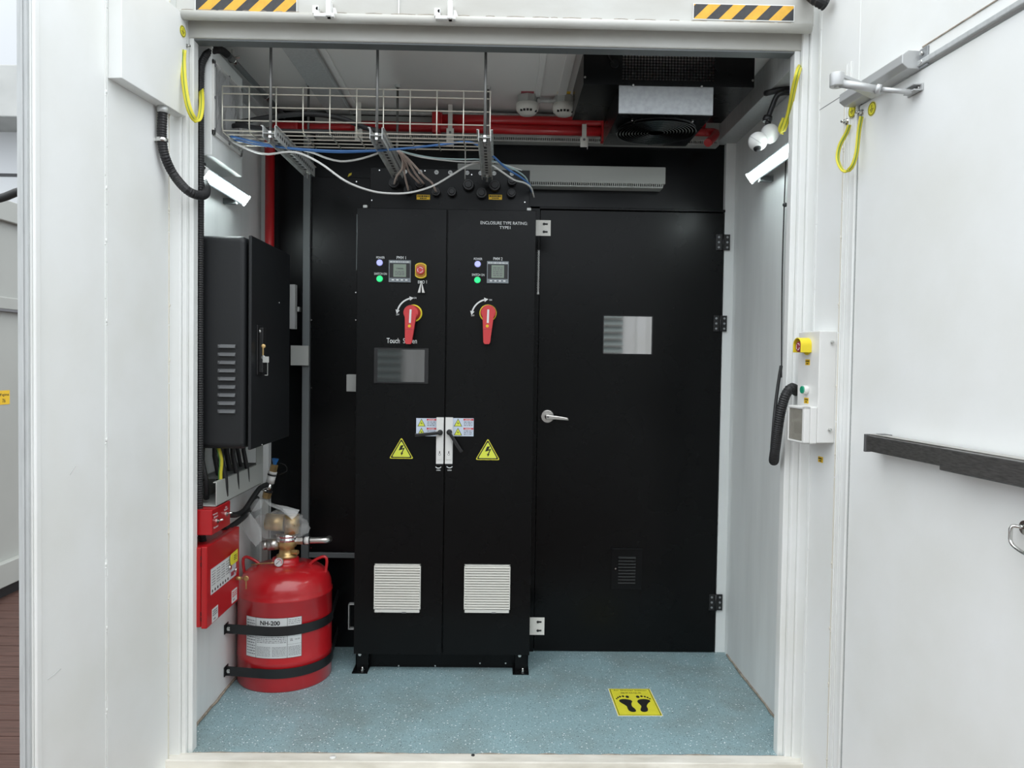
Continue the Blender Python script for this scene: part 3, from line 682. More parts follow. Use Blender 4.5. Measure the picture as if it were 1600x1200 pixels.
doorL = MB(m=BLACK).box(X0, XS-.003, YC, YC+.022, Z0, Z1).build('door', cab, bev=.002)
doorR = MB(m=BLACK).box(XS+.003, X1, YC, YC+.022, Z0, Z1).build('door', cab, bev=.002)
for dd in (0, 1):
    par = (doorL, doorR)[dd]
    lamp = ((593.4, 410.6), (593.4, 435.7)) if not dd else ((746.4, 412.8), (746, 437.6))
    for (px, py), mt, lb, nm in ((lamp[0], LAMPV, 'violet lit lamp', 'indicator_lamp'), (lamp[1], LAMPG, 'green lit lamp', 'indicator_lamp')):
        a, b = CFR.px(px, py); mb = MB(CFR, BPLAS); mb.disc(a, b, .0175, 0, .003, 24); mb.m(mt); mb.disc(a, b, .0145, .003, .012, 24, .013); plabel(mb.build(nm, par), lb)
    m0 = (608, 407, 642.2, 441.3) if not dd else (760.9, 408.7, 794.6, 442.8)
    a0, a1, b0, b1 = CFR.rect(*m0); w, hh = a1-a0, b1-b0
    mb = MB(CFR, BEZEL); mb.box(a0, a1, b0, b1, 0, .012); mb.m(BPLAS); mb.box(a0+w*.035, a1-w*.035, b0+hh*.19, b0+hh*.86, .012, .0125)
    mb.m(LCD); mb.box(a0+w*.21, a0+w*.79, b0+hh*.24, b0+hh*.82, .0125, .013)
    mb.m(PRG)
    if not dd: mb.text('PMM', a0+w*.5, b0+hh*.62, hh*.07, .0134, w*.3); mb.dashes(a0+w*.28, a0+w*.72, b0+hh*.30, b0+hh*.52, 3, .0134, .5, ln=w*.12)
    else: mb.dashes(a0+w*.28, a0+w*.72, b0+hh*.30, b0+hh*.74, 5, .0134, .5, ln=w*.15)
    mb.m(PRW)
    for i in range(4): mb.box(a0+w*(.14+.205*i), a0+w*(.245+.205*i), b0+hh*.07, b0+hh*.13, .012, .0145)
    mb.dashes(a0+w*.05, a0+w*.95, b0+hh*.89, b0+hh*.95, 1, .0124, .7, ln=w*.1)
    mb.build('power_meter', par, bev=0)
    mb = MB(CFR, PRW)
    tx = (('POWER', 594.6, 402.5, 13, 3.6), ('SWITCH ON', 594.6, 427.8, 19.5, 3.6), ('PMM 1', 627, 402.7, 14.3, 4.6), ('ON', 648.6, 465.5, 4, 2.6), ('OFF', 621.5, 491.5, 5, 2.6), ('Touch  Screen', 627.8, 532.4, 47, 8)) if not dd else \
         (('POWER', 747, 404.6, 13, 3.6), ('SWITCH ON', 747.2, 429.5, 19.5, 3.6), ('PMM 2', 778, 404.4, 14.3, 4.6), ('ON', 766.5, 468.6, 4, 2.6), ('OFF', 738.8, 493, 5, 2.6), ('ENCLOSURE TYPE RATING:', 787.5, 348.6, 73, 4.8), ('TYPE1', 789, 355.6, 17, 4.4))
    for s_, px, py, wp, hp in tx:
        a, b = CFR.px(px, py); MB(CFR, PRW).text(s_, a, b, hp*YC/FPX, .0012, wp*YC/FPX).build('lettering', par)
    # curved double arrow
    ca, cbb = CFR.px(646.5 if not dd else 763, 492 if not dd else 494)
    r = .078; mb.ring(ca, cbb, r-.0035, r+.0035, 0, .0012, 103, 165, 20)
    for ang, sg in ((100, -1), (168, 1)):
        t_ = math.radians(ang); p = (ca+r*math.cos(t_), cbb+r*math.sin(t_)); tv = (-math.sin(t_)*sg, math.cos(t_)*sg); nv = (math.cos(t_), math.sin(t_))
        mb.sheet([(p[0]+tv[0]*.013, p[1]+tv[1]*.013), (p[0]+nv[0]*.010-tv[0]*.006, p[1]+nv[1]*.010-tv[1]*.006), (p[0]-nv[0]*.010-tv[0]*.006, p[1]-nv[1]*.010-tv[1]*.006)], .0012)
    mb.build('turn_arrow', par)
    # rotary switch
    ba, bb_ = CFR.px(646.5 if not dd else 762.5, 489.5 if not dd else 489.5)
    mb = MB(CFR, YEL); mb.disc(ba, bb_, .040, 0, .010, 36); mb.disc(ba, bb_, .034, .010, .02, 36)
    mb.m(REDPL); ha = CFR.px(641.8 if not dd else 762.9, 489, .052)[0]; la = CFR.px(638 if not dd else 760.5, 533, .055)[0]
    mb.hull([(ba+.034*math.cos(k*.1745), bb_+.034*math.sin(k*.1745), .02) for k in range(36)], [(ha+.036*math.cos(k*.1745), bb_+.036*math.sin(k*.1745), .040) for k in range(36)]); mb.disc(ha, bb_, .036, .040, .052, 36, .033)
    le = .145; mb.prism([(ha-.027, bb_-.005), (ha*.7+la*.3-.023, bb_-.045), (la-.0155, bb_-le+.008), (la-.010, bb_-le), (la+.010, bb_-le), (la+.0155, bb_-le+.008), (ha*.7+la*.3+.023, bb_-.045), (ha+.027, bb_-.005)], .032, .058)
    rh = mb.m(PRW) and mb; hb_ = ha*.7+la*.3; mb.prism([(hb_-.0048, bb_-.048), (hb_+.0048, bb_-.048), (ha+.0045, bb_+.014), (ha-.0045, bb_+.014)], .0515, .0595); mb.m(OYEL); mb.disc(hb_-.002, bb_-.062, .007, .058, .0595, 16); mb.m(MAROON); mb.box(hb_-.021, hb_+.017, bb_-.078, bb_-.0765, .0585, .0592)
    plabel(mb.build('rotary_handle', par, bev=.0015), 'red rotary switch handle on a yellow ring')
    # danger labels beside the locks
    rc = (650.3, 653.4, 682, 677.7+3.8) if not dd else (707, 653.4, 740, 681.6)
    a0, a1, b0, b1 = CFR.rect(*rc); w, hh = a1-a0, b1-b0
    mb = MB(CFR, LBLUE); mb.box(a0, a1, b0, b1, 0, .0008)
    for i in range(2):
        y0 = b0+hh*(.5*(1-i)); mb.m(PRR); mb.box(a0+w*.52, a1-w*.01, y0+hh*.37, y0+hh*.47, .0008, .0011)
        mb.m(PRW); mb.text('DANGER', a0+w*.75, y0+hh*.42, hh*.07, .0014, w*.3)
        mb.m(PRG); mb.dashes(a0+w*.54, a1-w*.05, y0+hh*.05, y0+hh*.34, 3, .0012, .4, ln=w*.12)
        mb.m(PRB); cx = a0+w*.26; mb.sheet([(cx-w*.20, y0+hh*.04), (cx+w*.20, y0+hh*.04), (cx, y0+hh*.47)], .0010)
        mb.m(TRIY); mb.sheet([(cx-w*.16, y0+hh*.065), (cx+w*.16, y0+hh*.065), (cx, y0+hh*.42)], .0013)
        mb.m(PRB); mb.sheet([(cx, y0+hh*.32), (cx-w*.04, y0+hh*.20), (cx+w*.02, y0+hh*.20), (cx-.001, y0+hh*.09), (cx+w*.05, y0+hh*.23), (cx-w*.005, y0+hh*.23)], .0016)
    plabel(mb.build('danger_label', par), 'pale blue danger label with two yellow triangles')
    # warning triangle
    tp, bl, br, by = ((627, 684.6), 609, 645, 716) if not dd else ((761.8, 686.3), 743.8, 780, 718)
    a0 = CFR.px(bl, by)[0]; a1 = CFR.px(br, by)[0]; b0 = CFR.px(tp[0], by)[1]; b1 = CFR.px(*tp)[1]; cx = (a0+a1)/2; cy = b0+(b1-b0)/3
    def tri(k, c):
        P = [(a0, b0), (a1, b0), (cx, b1)]; P = [(cx+(x-cx)*k, cy+(y-cy)*k) for x, y in P]; out = []
        for i in range(3):
            A, B, C = V(P[i-1]), V(P[i]), V(P[(i+1) % 3]); u1 = (A-B).normalized(); u2 = (C-B).normalized(); q = .007*k
            for tt_ in (0, .5, 1): m1 = B+u1*q*(1-tt_)+u2*q*tt_; m1 = m1.lerp(B, .35) if tt_ == .5 else m1; out.append((m1.x, m1.y))
        return out
    mb = MB(CFR, SYEL); mb.prism(tri(1.06, 0), 0, .0008); mb.m(PRB); mb.sheet(tri(.96, 0), .0011); mb.m(TRIY); mb.sheet(tri(.80, 0), .0014)
    mb.m(PRB); H_ = b1-b0; bolt = [(-.02, .50), (.06, .50), (.015, .42), (.105, .46), (.035, .27), (.065, .275), (.00, .17), (-.03, .27), (-.005, .27), (.035, .38), (-.09, .345), (-.02, .50)]
    B_ = [(-.03, .64), (.10, .66), (.035, .49), (.155, .545), (.05, .27), (.085, .275), (.005, .14), (-.035, .29), (0, .27), (.075, .45), (-.115, .39)]
    sc_ = (a1-a0); mb.sheet([(cx+x*sc_, b0+y*H_) for x, y in B_], .0017)
    plabel(mb.build('warning_sign', par), 'yellow triangle with a black lightning bolt')
    # filter grille
    a0, a1, b0, b1 = CFR.rect(*((585, 881, 657.5, 955.5) if not dd else (725.3, 882, 797, 956))); hh = b1-b0
    mb = MB(CFR, IVORY); mb.box(a0, a1, b0, b1, 0, .006); n = 17
    z = b0+.016; st = (hh-.020)/n; mb.m(PRG); mb.box(a0+.004, a1-.004, b0+.015, b1-.006, .006, .0065); mb.m(IVORY); mb.box(a0, a0+.004, b0, b1, .006, .015).box(a1-.004, a1, b0, b1, .006, .015).box(a0, a1, b1-.005, b1, .006, .015)
    for i in range(n): mb.hull([(a0+.004, z+i*st+st*.26, .008), (a0+.004, z+i*st+st*.98, .0065), (a0+.004, z+i*st+st*.86, .010), (a0+.004, z+i*st+st*.26, .019)], [(a1-.004, z+i*st+st*.26, .008), (a1-.004, z+i*st+st*.98, .0065), (a1-.004, z+i*st+st*.86, .010), (a1-.004, z+i*st+st*.26, .019)])
    mb.box(a0, a1, b0, b0+.015, .006, .015); mb.m(PRG); am = a0+(a1-a0)*.65; mb.box(am-.010, am+.010, b0-.003, b0+.003, 0, .0155)
    plabel(mb.build('filter_grille', par), 'ivory louvred filter grille')
    # lock and lever
    rc = (682, 652, 693.4, 724) if not dd else (696, 652, 707.6, 724)
    a0, a1, b0, b1 = CFR.rect(*rc); am = (a0+a1)/2
    mb = MB(CFR, WPL); mb.box(a0, a1, b0, b1, 0, .018); mb.box(a0+.004, a1-.004, b0+.02, b1-.05, .018, .021); mb.m(PRG); mb.ring(am, b0+.045, .004, .0055, .021, .022); mb.m(PRB); mb.box(am-.002, am+.002, b0+.05, b0+.060, .021, .022); mb.box(a0, a1, b0-.008, b0, 0, .010)
    lk = mb.build('door_lock', par, bev=.002)
    pa, pb_ = CFR.px(*((687.6, 676) if not dd else (702, 675.4)), .03); qa, qb = CFR.px(*((648, 680.5) if not dd else (721.5, 706.5)), .045)
    mb = MB(CFR, BPLAS); mb.disc(pa, pb_, .013, .018, .036, 24); p = V((pa, pb_)); q = V((qa, qb)); T = (q-p).normalized(); N = V((-T.y, T.x))
    pl = [p+N*.007-T*.004, p-N*.007-T*.004, q-N*.008, q+N*.008]; mb.prism([(v.x, v.y) for v in pl], .034, .048); plabel(mb.build('lock_lever', par, bev=.003), 'black lever handle')
    a, b = CFR.px(685 if not dd else 702.4, 727.5 if not dd else 727); mb = MB(CFR, PRW); mb.ring(a, b+.004, .014, .018, 0, .0012, 215, 325, 12); mb.build('turn_arrow', par); mb = MB(CFR, PRW); a, b = CFR.px(685 if not dd else 702.3, 734.7); mb.text('OPEN', a, b, .006, .0012, .019); mb.build('lettering', par)
# extras of the left cabinet door
a0, a1, b0, b1 = CFR.rect(584.8, 543.8, 669.6, 598.8); mb = MB(CFR, BPLAS); mb.box(a0, a1, b0, b1, 0, .008); mb.m(SCREEN); mb.box(a0+.016, a1-.018, b0+.007, b1-.007, .008, .0085); plabel(mb.build('touch_screen', doorL), 'dark touch screen')
a, b = CFR.px(658, 423.5); mb = MB(CFR, YEL)
pl = [];
for i in range(32):
    th = 2*math.pi*i/32; pl.append((a+max(-.0255, min(.0255, .036*math.cos(th))), b+.036*math.sin(th)))
mb.prism(pl, 0, .022); mb.m(mat('amber_inner', (.55, .24, .02), .5)); mb.prism([(a+(x-a)*.86, b+(y-b)*.88) for x, y in pl], .022, .0225)
mb.m(REDPL); mb.disc(a, b, .019, .022, .044, 28); mb.m(PRW)
for k in range(3): mb.ring(a, b, .0105, .0130, .044, .0446, 20+120*k, 110+120*k, seg=12)
plabel(mb.build('emergency_stop_button', doorL, bev=.001), 'red mushroom button on a yellow plate')
mb = MB(CFR, PRW); a, b = CFR.px(660, 440.6); mb.text('EMO 1', a, b, .014, .0012, .041); mb.build('lettering', doorL)
a, b = CFR.px(658.3, 443, .03); mb = MB(CFR, BRUSH); mb.ring(a, b+.006, .004, .006, .03, .032)
for s_ in (-1, 1): mb.prism([(a+s_*.001, b), (a+s_*.004, b), (a+s_*.016, b-.042), (a+s_*.004, b-.042)], .028, .031)
plabel(mb.build('keys', doorL), 'two small metal keys on a ring')
# left edge hinge rod of the cabinet
mb = MB(m=CHARC); mb.cyl((X0-.006, YC+.03, 1.90), (X0-.006, YC+.03, 2.16), .003, seg=8); mb.build('hinge_rod', cab)
# gland box on the cabinet roof
GBF = facing(YC+.045)
g0, g1, h0, h1 = GBF.rect(578, 264, 827.5, 327)
gb = MB(GBF, BLACK).box(g0, g1, Z1+.004, h1, -.20, 0).build('gland_box', cab, bev=.002)
for px, r in ((571, 0), (826.5, 0)):
    a, b = GBF.px(px, 322, .01); mb = MB(GBF, WPL); mb.box(a-.010, a+.010, Z1+.004, Z1+.018, .002, .022); mb.build('lifting_lug', cab, bev=.003)
for px, py, r in ((732, 289, .029), (752.4, 302, .027), (773, 290, .029), (800, 283, .023), (799, 302, .023), (706, 300, .023), (681.6, 300, .022), (656, 287, .024), (638, 297, .023), (615.6, 286, .027)):
    a, b = GBF.px(px, py, .02); mb = MB(GBF, BPLAS); mb.disc(a, b, r, 0, .014, 6); mb.disc(a, b, r*.95, .014, .034, 24, r*.88); mb.disc(a, b, r*.62, .034, .040, 24, r*.55); mb.build('cable_gland', gb, bev=.0015)
for px, s_ in ((615, '7'), (633, '1'), (656.6, 'C'), (682, 'N'), (703.6, 'N'), (730, 'L3'), (751, 'L2'), (772, 'L3'), (800, 'L2')):
    a, b = GBF.px(px, 268+(px-615)*.018); mb = MB(GBF, PAPER); mb.disc(a, b, .0100, 0, .001, 24); mb.m(PRB); mb.text(s_, a, b, .009, .0015); mb.build('round_label', gb)
for x0 in (651, 763.6):
    a0, a1, b0, b1 = GBF.rect(x0, 304.3, x0+20.8, 312); mb = MB(GBF, OYEL); mb.box(a0, a1, b0, b1, 0, .0008); mb.m(PRB); w = a1-a0; hh = b1-b0
    mb.dashes(a0+w*.06, a1-w*.06, b0+hh*.52, b0+hh*.88, 1, .0012, .9, ln=.006); mb.dashes(a0+w*.25, a0+w*.75, b0+hh*.12, b0+hh*.42, 1, .0012, .8, ln=.006); plabel(mb.build('sticker', gb), 'small yellow sticker with black print')
for px, py in ((581, 313), (820, 316), (593, 266), (664, 267), (737, 273)): a, b = GBF.px(px, py); MB(GBF, STEEL).disc(a, b, .003, 0, .002, 10).build('screw', gb)
# grey mounting tabs fixing cabinet to the wall
for rc, lb in (((839.4, 344, 860.4, 368.4), 'grey slotted steel tab at the upper right edge of the cabinet'), ((830.8, 965, 850.6, 992), 'grey slotted steel tab at the lower right edge of the cabinet')):
    f = facing(YC+.06); a0, a1, b0, b1 = f.rect(*rc)
    mb = MB(f, IVORY); mb.box(X1-.003, a1, b0, b1, -.003, 0); mb.m(PRB)
    for k in (.25, .75): zz = b0+(b1-b0)*k; mb.box(a1-.036, a1-.014, zz-.004, zz+.004, 0, .0006); mb.disc(a1-.032, zz, .006, 0, .003, 12)
    tag(mb.build('fixing_tab'), lb, 'bracket', 'steel tabs beside the cabinet')
# white twisted cable beside the cabinet
mb = MB(m=CWHITE); c0 = at(840, 391, y=YC+.09); pts = []
for sgn in (0, math.pi):
    mb.tube([(c0.x+.005+.0035*math.cos(i*.9+sgn), c0.y+.0035*math.sin(i*.9+sgn), c0.z-.205*i/60) for i in range(61)], .0022, seg=6, straight=True)
mb.cyl((c0.x+.005, c0.y, c0.z-.21), (c0.x+.005, c0.y, c0.z-.20), .006, seg=8); mb.m(BRUB); mb.cyl((c0.x+.005, c0.y-.0, c0.z-.002), (c0.x+.005, YC+.064, c0.z+.075), .002, seg=6); tag(mb.build('twisted_cable'), 'short white twisted cable hanging between the cabinet and the back door', 'cable')
# small switch on the cabinet's left side, bracket below
f = facing(YC+.10); a0, a1, b0, b1 = f.rect(541, 585, 556, 612)
t = thing('junction_box', 'small grey plastic box on the left side of the black cabinet', 'junction box', (a1, YC+.1, b0))
mb = MB(f, GREYP); mb.box(a0, X0+.004, b0, b1, -.04, 0); mb.build('housing', t, bev=.004)
mb = MB(f, GREYP); mb.cyl((X0-.010, b0, -.02), (X0-.010, b0-.02, -.02), .008, seg=12, world=False); mb.build('gland', t)
mb = MB(f, BRUB); c = f.p(X0-.010, b0-.02, -.02); mb.tube([c, c+V((.004, 0, -.04)), c+V((-.012, 0, -.08)), c+V((.0, 0, -.13))], .0035, seg=8); mb.build('cable_tail', t)
a0, a1, b0, b1 = f.rect(544, 944, 556, 984)
mb = MB(f, GALV); mb.box(a0, X0+.003, b0, b0+.004, -.03, 0).box(a0, X0+.003, b1-.004, b1, -.03, 0).box(a0, a0+.004, b0, b1, -.03, 0); tag(mb.build('fixing_tab', bev=.001), 'bent steel bracket low on the left side of the cabinet', 'bracket')
# ------------------------------------------------------------------ slotted cable ducts on the back wall
def duct(name_label, x0, x1, z0, z1, ya, yb, teeth_from=None):
    t = thing('slotted_duct', name_label, 'cable duct', ((x0+x1)/2, yb, z0))
    MB(m=GREYP).box(x0, x1, ya, yb, z0+.014, z1).build('duct_cover', t, bev=.003)
    mb = MB(m=GREYP); x = x0+.004
    while x < x1-.012: mb.box(x, x+.005, ya+.003, ya+.006, z0, z0+.016); x += .0105
    mb.box(x0+.002, x1-.012, ya+.002, yb, z0-.006, z0+.001); mb.build('duct_fingers', t)
f = facing(YB-.08); a0, a1, b0, b1 = f.rect(700, 258, 1040, 289)
duct('grey slotted cable duct fixed on the black wall above the back door', -.22, a1, b0, b1, YB-.08, YB)
a0, a1, b0, b1 = f.rect(760, 180, 1120, 220)
duct('long grey slotted duct along the top of the back wall under the red pipes', -.93, 1.10, b0, b1-.02, YB-.065, YB)
# ------------------------------------------------------------------ red pipes
yp = YB-.115
t = thing('sprinkler_pipe', 'pair of red fire pipes running along the top of the back wall', 'pipe', (0, yp, 2.5))
r = .0235; zu = at(840, 189, y=yp).z; zl = at(840, 203, y=yp).z; zl = zu-2*r+.001 if zu-zl < 2*r else zl
xe = at(943, 200, y=yp).x; xf = at(682, 190, y=yp).x; xl = at(425, 200, y=yp).x
mb = MB(m=REDP); mb.cyl((xf, yp, zu), (1.0, yp, zu), r, seg=24); mb.build('upper_pipe', t)
mb = MB(m=REDP); mb.cyl((at(563, 200, y=yp).x, yp, zl+.006), (xe, yp, zl), r, seg=24); mb.build('lower_pipe', t)
mb = MB(m=REDP); mb.box(xf-.02, xf+.02, yp-r-.006, yp+r+.006, zl-r-.004, zu+r+.006); mb.box(xf+.02, xf+.03, yp-r-.003, yp+r+.003, zl+.004, zu+r+.002); mb.build('pipe_coupling', t, bev=.006)
mb = MB(m=REDP); mb.box(xe-.012, xe+.004, yp-r-.004, yp+r, zl-r-.03, zu+r); mb.build('end_plate', t, bev=.003)
t = thing('sprinkler_pipe', 'red fire pipe rising up the left back corner behind the black cabinet', 'pipe', (at(422, 300, y=yp).x, yp, 1.5))
xv = at(421.5, 310, y=yp).x; r2 = .0225; zz = at(450, 197, y=yp).z
mb = MB(m=REDP); mb.tube([(xv, yp, 1.4), (xv, yp, zz-.12)], r2, seg=24, straight=True); mb.build('riser', t)
mb = MB(m=REDP); mb.tube([(xv, yp, zz-.14), (xv, yp, zz-.07), (xv+.02, yp, zz-.015), (xv+.07, yp, zz), (xv+.14, yp, zz)], r2*1.15, seg=20, step=.01); mb.build('elbow', t)
mb = MB(m=REDP); mb.cyl((xv+.12, yp, zz), (at(562, 200, y=yp).x, yp, zz), r2*.75, seg=20); mb.build('branch_pipe', t)
t = thing('sprinkler_pipe', 'short red pipe with an elbow at the top right corner behind the fan', 'pipe', (1.08, yp, 2.5))
ze = at(1115, 207, y=yp).z
mb = MB(m=REDP); mb.cyl((.95, yp, ze), (1.03, yp, ze), .019, seg=20); mb.build('pipe', t)
mb = MB(m=REDP); mb.tube([(1.0, yp, ze), (1.045, yp, ze), (1.05, yp-.015, ze-.012), (1.03, yp-.05, ze-.04), (.99, yp-.10, ze-.08)], .020, seg=16, step=.01); mb.build('elbow', t)
f = facing(yp-.03)
for px, y0, y1, lb in ((704, 150, 228, 'pale steel strap holding the red pipes, seen through the wire tray'), (561, 150, 220, 'pale steel strap on the red pipe behind the wire tray'), (913, 194, 230, 'pale steel clamp hooked over the red pipes near the fan')):
    a, b1 = f.px(px, y0); _, b0 = f.px(px, y1)
    b1 = min(b1, ZC)
    mb = MB(f, IVORY); mb.box(a-.018, a+.018, b0, b0+(b1-b0)*.42, 0, .004); mb.box(a-.011, a+.011, b0+(b1-b0)*.42, b1, 0, .004); mb.box(a+.016, a+.018, b0-.008, b0+.04, -.01, .012)
    mb.m(PRG); mb.disc(a, b0+(b1-b0)*.32, .006, .004, .008, 12); tag(mb.build('pipe_clamp', bev=.001), lb, 'pipe clamp', 'pale straps on the red pipes')
# ------------------------------------------------------------------ detectors
yd = 3.64
for px, lb, stk in ((824, 'white round smoke detector on the ceiling nearest the wire tray', (PRR, MAROON)), (881, 'white round smoke detector on the ceiling partly behind the fan hood', (OYEL, OYEL))):
    c = at(px, 165, y=yd); t = thing('smoke_detector', lb, 'smoke detector', (c.x, yd, ZC-.1), 'ceiling smoke detectors')
    mb = MB(m=GREYP); mb.lathe([(.045, 0), (.045, -.035)], (c.x, yd, ZC), seg=8, smooth=False); mb.build('back_box', t, bev=.002)
    mb = MB(m=IVORY); mb.lathe([(.030, -.035), (.052, -.038), (.053, -.060), (.050, -.072), (.035, -.088), (.0, -.090)], (c.x, yd, ZC), seg=36); mb.build('detector_head', t)
    mb = MB(m=PRB)
    for i in range(-3, 4):
        if i in (-2, -1, 1, 0, 3): p = V((c.x+.045*math.sin(i*.35), yd-.045*math.cos(i*.35), ZC-.078)); mb.box(p.x-.005, p.x+.005, p.y-.004, p.y+.002, p.z-.005, p.z+.004)
    mb.build('vents', t)
    q = at(px, 146.5, z=ZC-.001); mb = MB(m=stk[1]); mb.box(q.x-.03, q.x+.03, q.y-.03, q.y+.0, ZC-.0015, ZC); mb.build('sticker', t)
mb = MB(m=GALV); a = at(840, 163, y=yd).x; b = at(868, 163, y=yd).x; mb.cyl((a-.005, yd, ZC-.022), (b+.005, yd, ZC-.022), .010, seg=14); mb.cyl((a, yd, ZC-.022), (a+.012, yd, ZC-.022), .0135, seg=6); mb.cyl((b-.012, yd, ZC-.022), (b, yd, ZC-.022), .0135, seg=6)
tag(mb.build('steel_conduit'), 'short galvanised conduit joining the two ceiling smoke detectors', 'conduit')
mb = MB(m=GALV); mb.cyl((-.75, 3.84, ZC-.03), (.32, 3.84, ZC-.03), .0105, seg=14); tag(mb.build('steel_conduit'), 'long galvanised conduit high on the back wall above the red pipes', 'conduit')
# ------------------------------------------------------------------ fan hood
yh0, yh1 = 3.10, 3.56; F0 = facing(yh0)
hx0 = F0.px(912, 105)[0]; hx1 = F0.px(1179, 108)[0]; hz = F0.px(1040, 134)[1]; hx1 = min(hx1, 1.03)
t = thing('ventilation_fan', 'black ceiling fan unit with perforated front and round grille', 'fan', ((hx0+hx1)/2, yh0+.2, hz))
m0, m1, n0, n1 = F0.rect(972, 85, 1117, 127); n1 = min(n1, ZC-.012)
mb = MB(F0, BLACK); e = .003
mb.box(hx0, m0, hz, ZC, -e, 0); mb.box(m1, hx1, hz, ZC, -e, 0); mb.box(m0, m1, hz, n0, -e, 0); mb.box(m0, m1, n1, ZC, -e, 0)
mb.box(hx0, hx0+e, hz, ZC, -(yh1-yh0), -e); mb.box(hx1-e, hx1, hz, ZC, -(yh1-yh0), -e); mb.box(hx0+e, hx1-e, hz, hz+.022, -.02, -e)
# bottom frame around the fan box
fx0 = F0.px(967, 158)[0]; fx1 = F0.px(1115, 158)[0]; fz = F0.px(1041, 178)[1]
mb.box(hx0+e, hx1-e, hz, hz+e, -(yh1-yh0), -.02)
mb.build('hood', t)
# perforated sheet with real holes
mb = MB(F0, BLACK); NX, NY = 30, 9; cw = (m1-m0)/NX; chh = (n1-n0)/NY
for i in range(NX):
    for j in range(NY):
        x0_, y0_ = m0+i*cw, n0+j*chh; cx_ = x0_+cw*(.5 if j % 2 else .5); cy_ = y0_+chh/2; R = min(cw, chh)*.42
        sq_ = [(x0_+cw, cy_), (x0_+cw, y0_+chh), (cx_, y0_+chh), (x0_, y0_+chh), (x0_, cy_), (x0_, y0_), (cx_, y0_), (x0_+cw, y0_)]
        O = mb.vs([(x, y, -.001) for x, y in sq_]); I = mb.vs([(cx_+R*math.cos(k*math.pi/4), cy_+R*math.sin(k*math.pi/4), -.001) for k in range(8)])
        for k in range(8): mb._f([O[k], O[(k+1) % 8], I[(k+1) % 8], I[k]])
mb.build('perforated_panel', t)
mb = MB(F0, GALVL); mb.box(fx0, fx1, fz, hz, -.012, -.004); mb.build('front_plate', t, bev=.002)
mb = MB(F0, BLACK); mb.box(fx0, fx1, fz, hz, -(yh1-yh0)+.004, -.012); mb.build('fan_box', t, bev=.002)
FB = Fr((0, 0, fz), (1, 0, 0), (0, 1, 0)); c = at(1025, 203, z=fz)
mb = MB(m=mat('black_chromed_wire', (.10, .105, .105), .22, metal=.9))
for i in range(11):
    rr = .034+.0130*i; mb.lathe([(rr, -.009), (rr+.0026, -.0105), (rr+.0052, -.009), (rr+.0026, -.0075), (rr, -.009)], (c.x, c.y, fz-.004), seg=56, smooth=False)
for k in range(4):
    th = math.pi/4+k*math.pi/2; mb.cyl((c.x, c.y, fz-.006), (c.x+.165*math.cos(th), c.y+.165*math.sin(th), fz-.006), .002, seg=6)
mb.lathe([(.030, -.009), (.030, -.003)], (c.x, c.y, fz), seg=28, smooth=False); mb.build('fan_grille', t)
mb = MB(m=BPLAS); mb.lathe([(.166, 0), (.166, -.003)], (c.x, c.y, fz), seg=48, smooth=False); mb.build('fan_plate', t)
scr = []
for k in range(4):
    th = math.pi/4+k*math.pi/2; scr.append(((c.x+.185*math.cos(th)*.95, c.y+.185*math.sin(th)*.95, fz-.004), (c.x+.185*math.cos(th)*.95, c.y+.185*math.sin(th)*.95, fz)))
for px, py in ((912, 81), (910, 121), (1174, 86), (1172, 126)): a, b = F0.px(px+4, py); scr.append((F0.p(a, b, 0), F0.p(a, b, .004)))
for px in (989, 1096): a = F0.px(px, 137)[0]; scr.append((F0.p(a, hz-.002, -.002), F0.p(a, hz-.002, .006)))
for p_, q_ in scr: MB(m=STEEL).cyl(p_, q_, .0045, seg=10).build('screw', t)
mb = MB(m=BLACKS); c_ = F0.p(*F0.px(960, 100), 0); mb.lathe([(.016, -.006), (.020, 0), (.016, .006)], c_, (0, 1, 0), 20); mb.tube([c_, c_+V((-.02, -.008, .02)), c_+V((-.03, -.004, .05))], .005, seg=8); mb.build('cable_plug', t)
# ------------------------------------------------------------------ wire basket tray and hangers
yT0, yT1 = 3.0, 3.205
TF = facing(yT0)
tx0 = TF.px(348, 170)[0]; tx1 = TF.px(766, 170)[0]
zs = [TF.px(560, y)[1] for y in (139, 150.5, 171, 192, 208)]
t = thing('cable_tray', 'galvanised wire basket cable tray hanging across the ceiling', 'cable tray', ((tx0+tx1)/2, yT0, zs[-1]))
mb = MB(m=ZINC); rw = .0026; n = 10; pitch = (tx1-tx0)/n
for z in zs[:-1]: mb.cyl((tx0-.002, yT0, z), (tx1+.002, yT0, z), rw, seg=6)
for k in range(5): y = yT0+.003+(yT1-yT0)*k/4; mb.cyl((tx0-.002, y, zs[-1]), (tx1+.002, y, zs[-1]), rw, seg=6)
mb.build('long_wires', t)
mb = MB(m=ZINC)
for i in range(n+1):
    x = tx0+i*pitch; mb.tube([(x, yT0-.004, zs[0]), (x, yT0-.004, zs[-1]+.012), (x, yT0+.008, zs[-1]-.004), (x, yT1+.004, zs[-1]-.004)], rw, seg=6, straight=True)
mb.build('cross_wires', t)
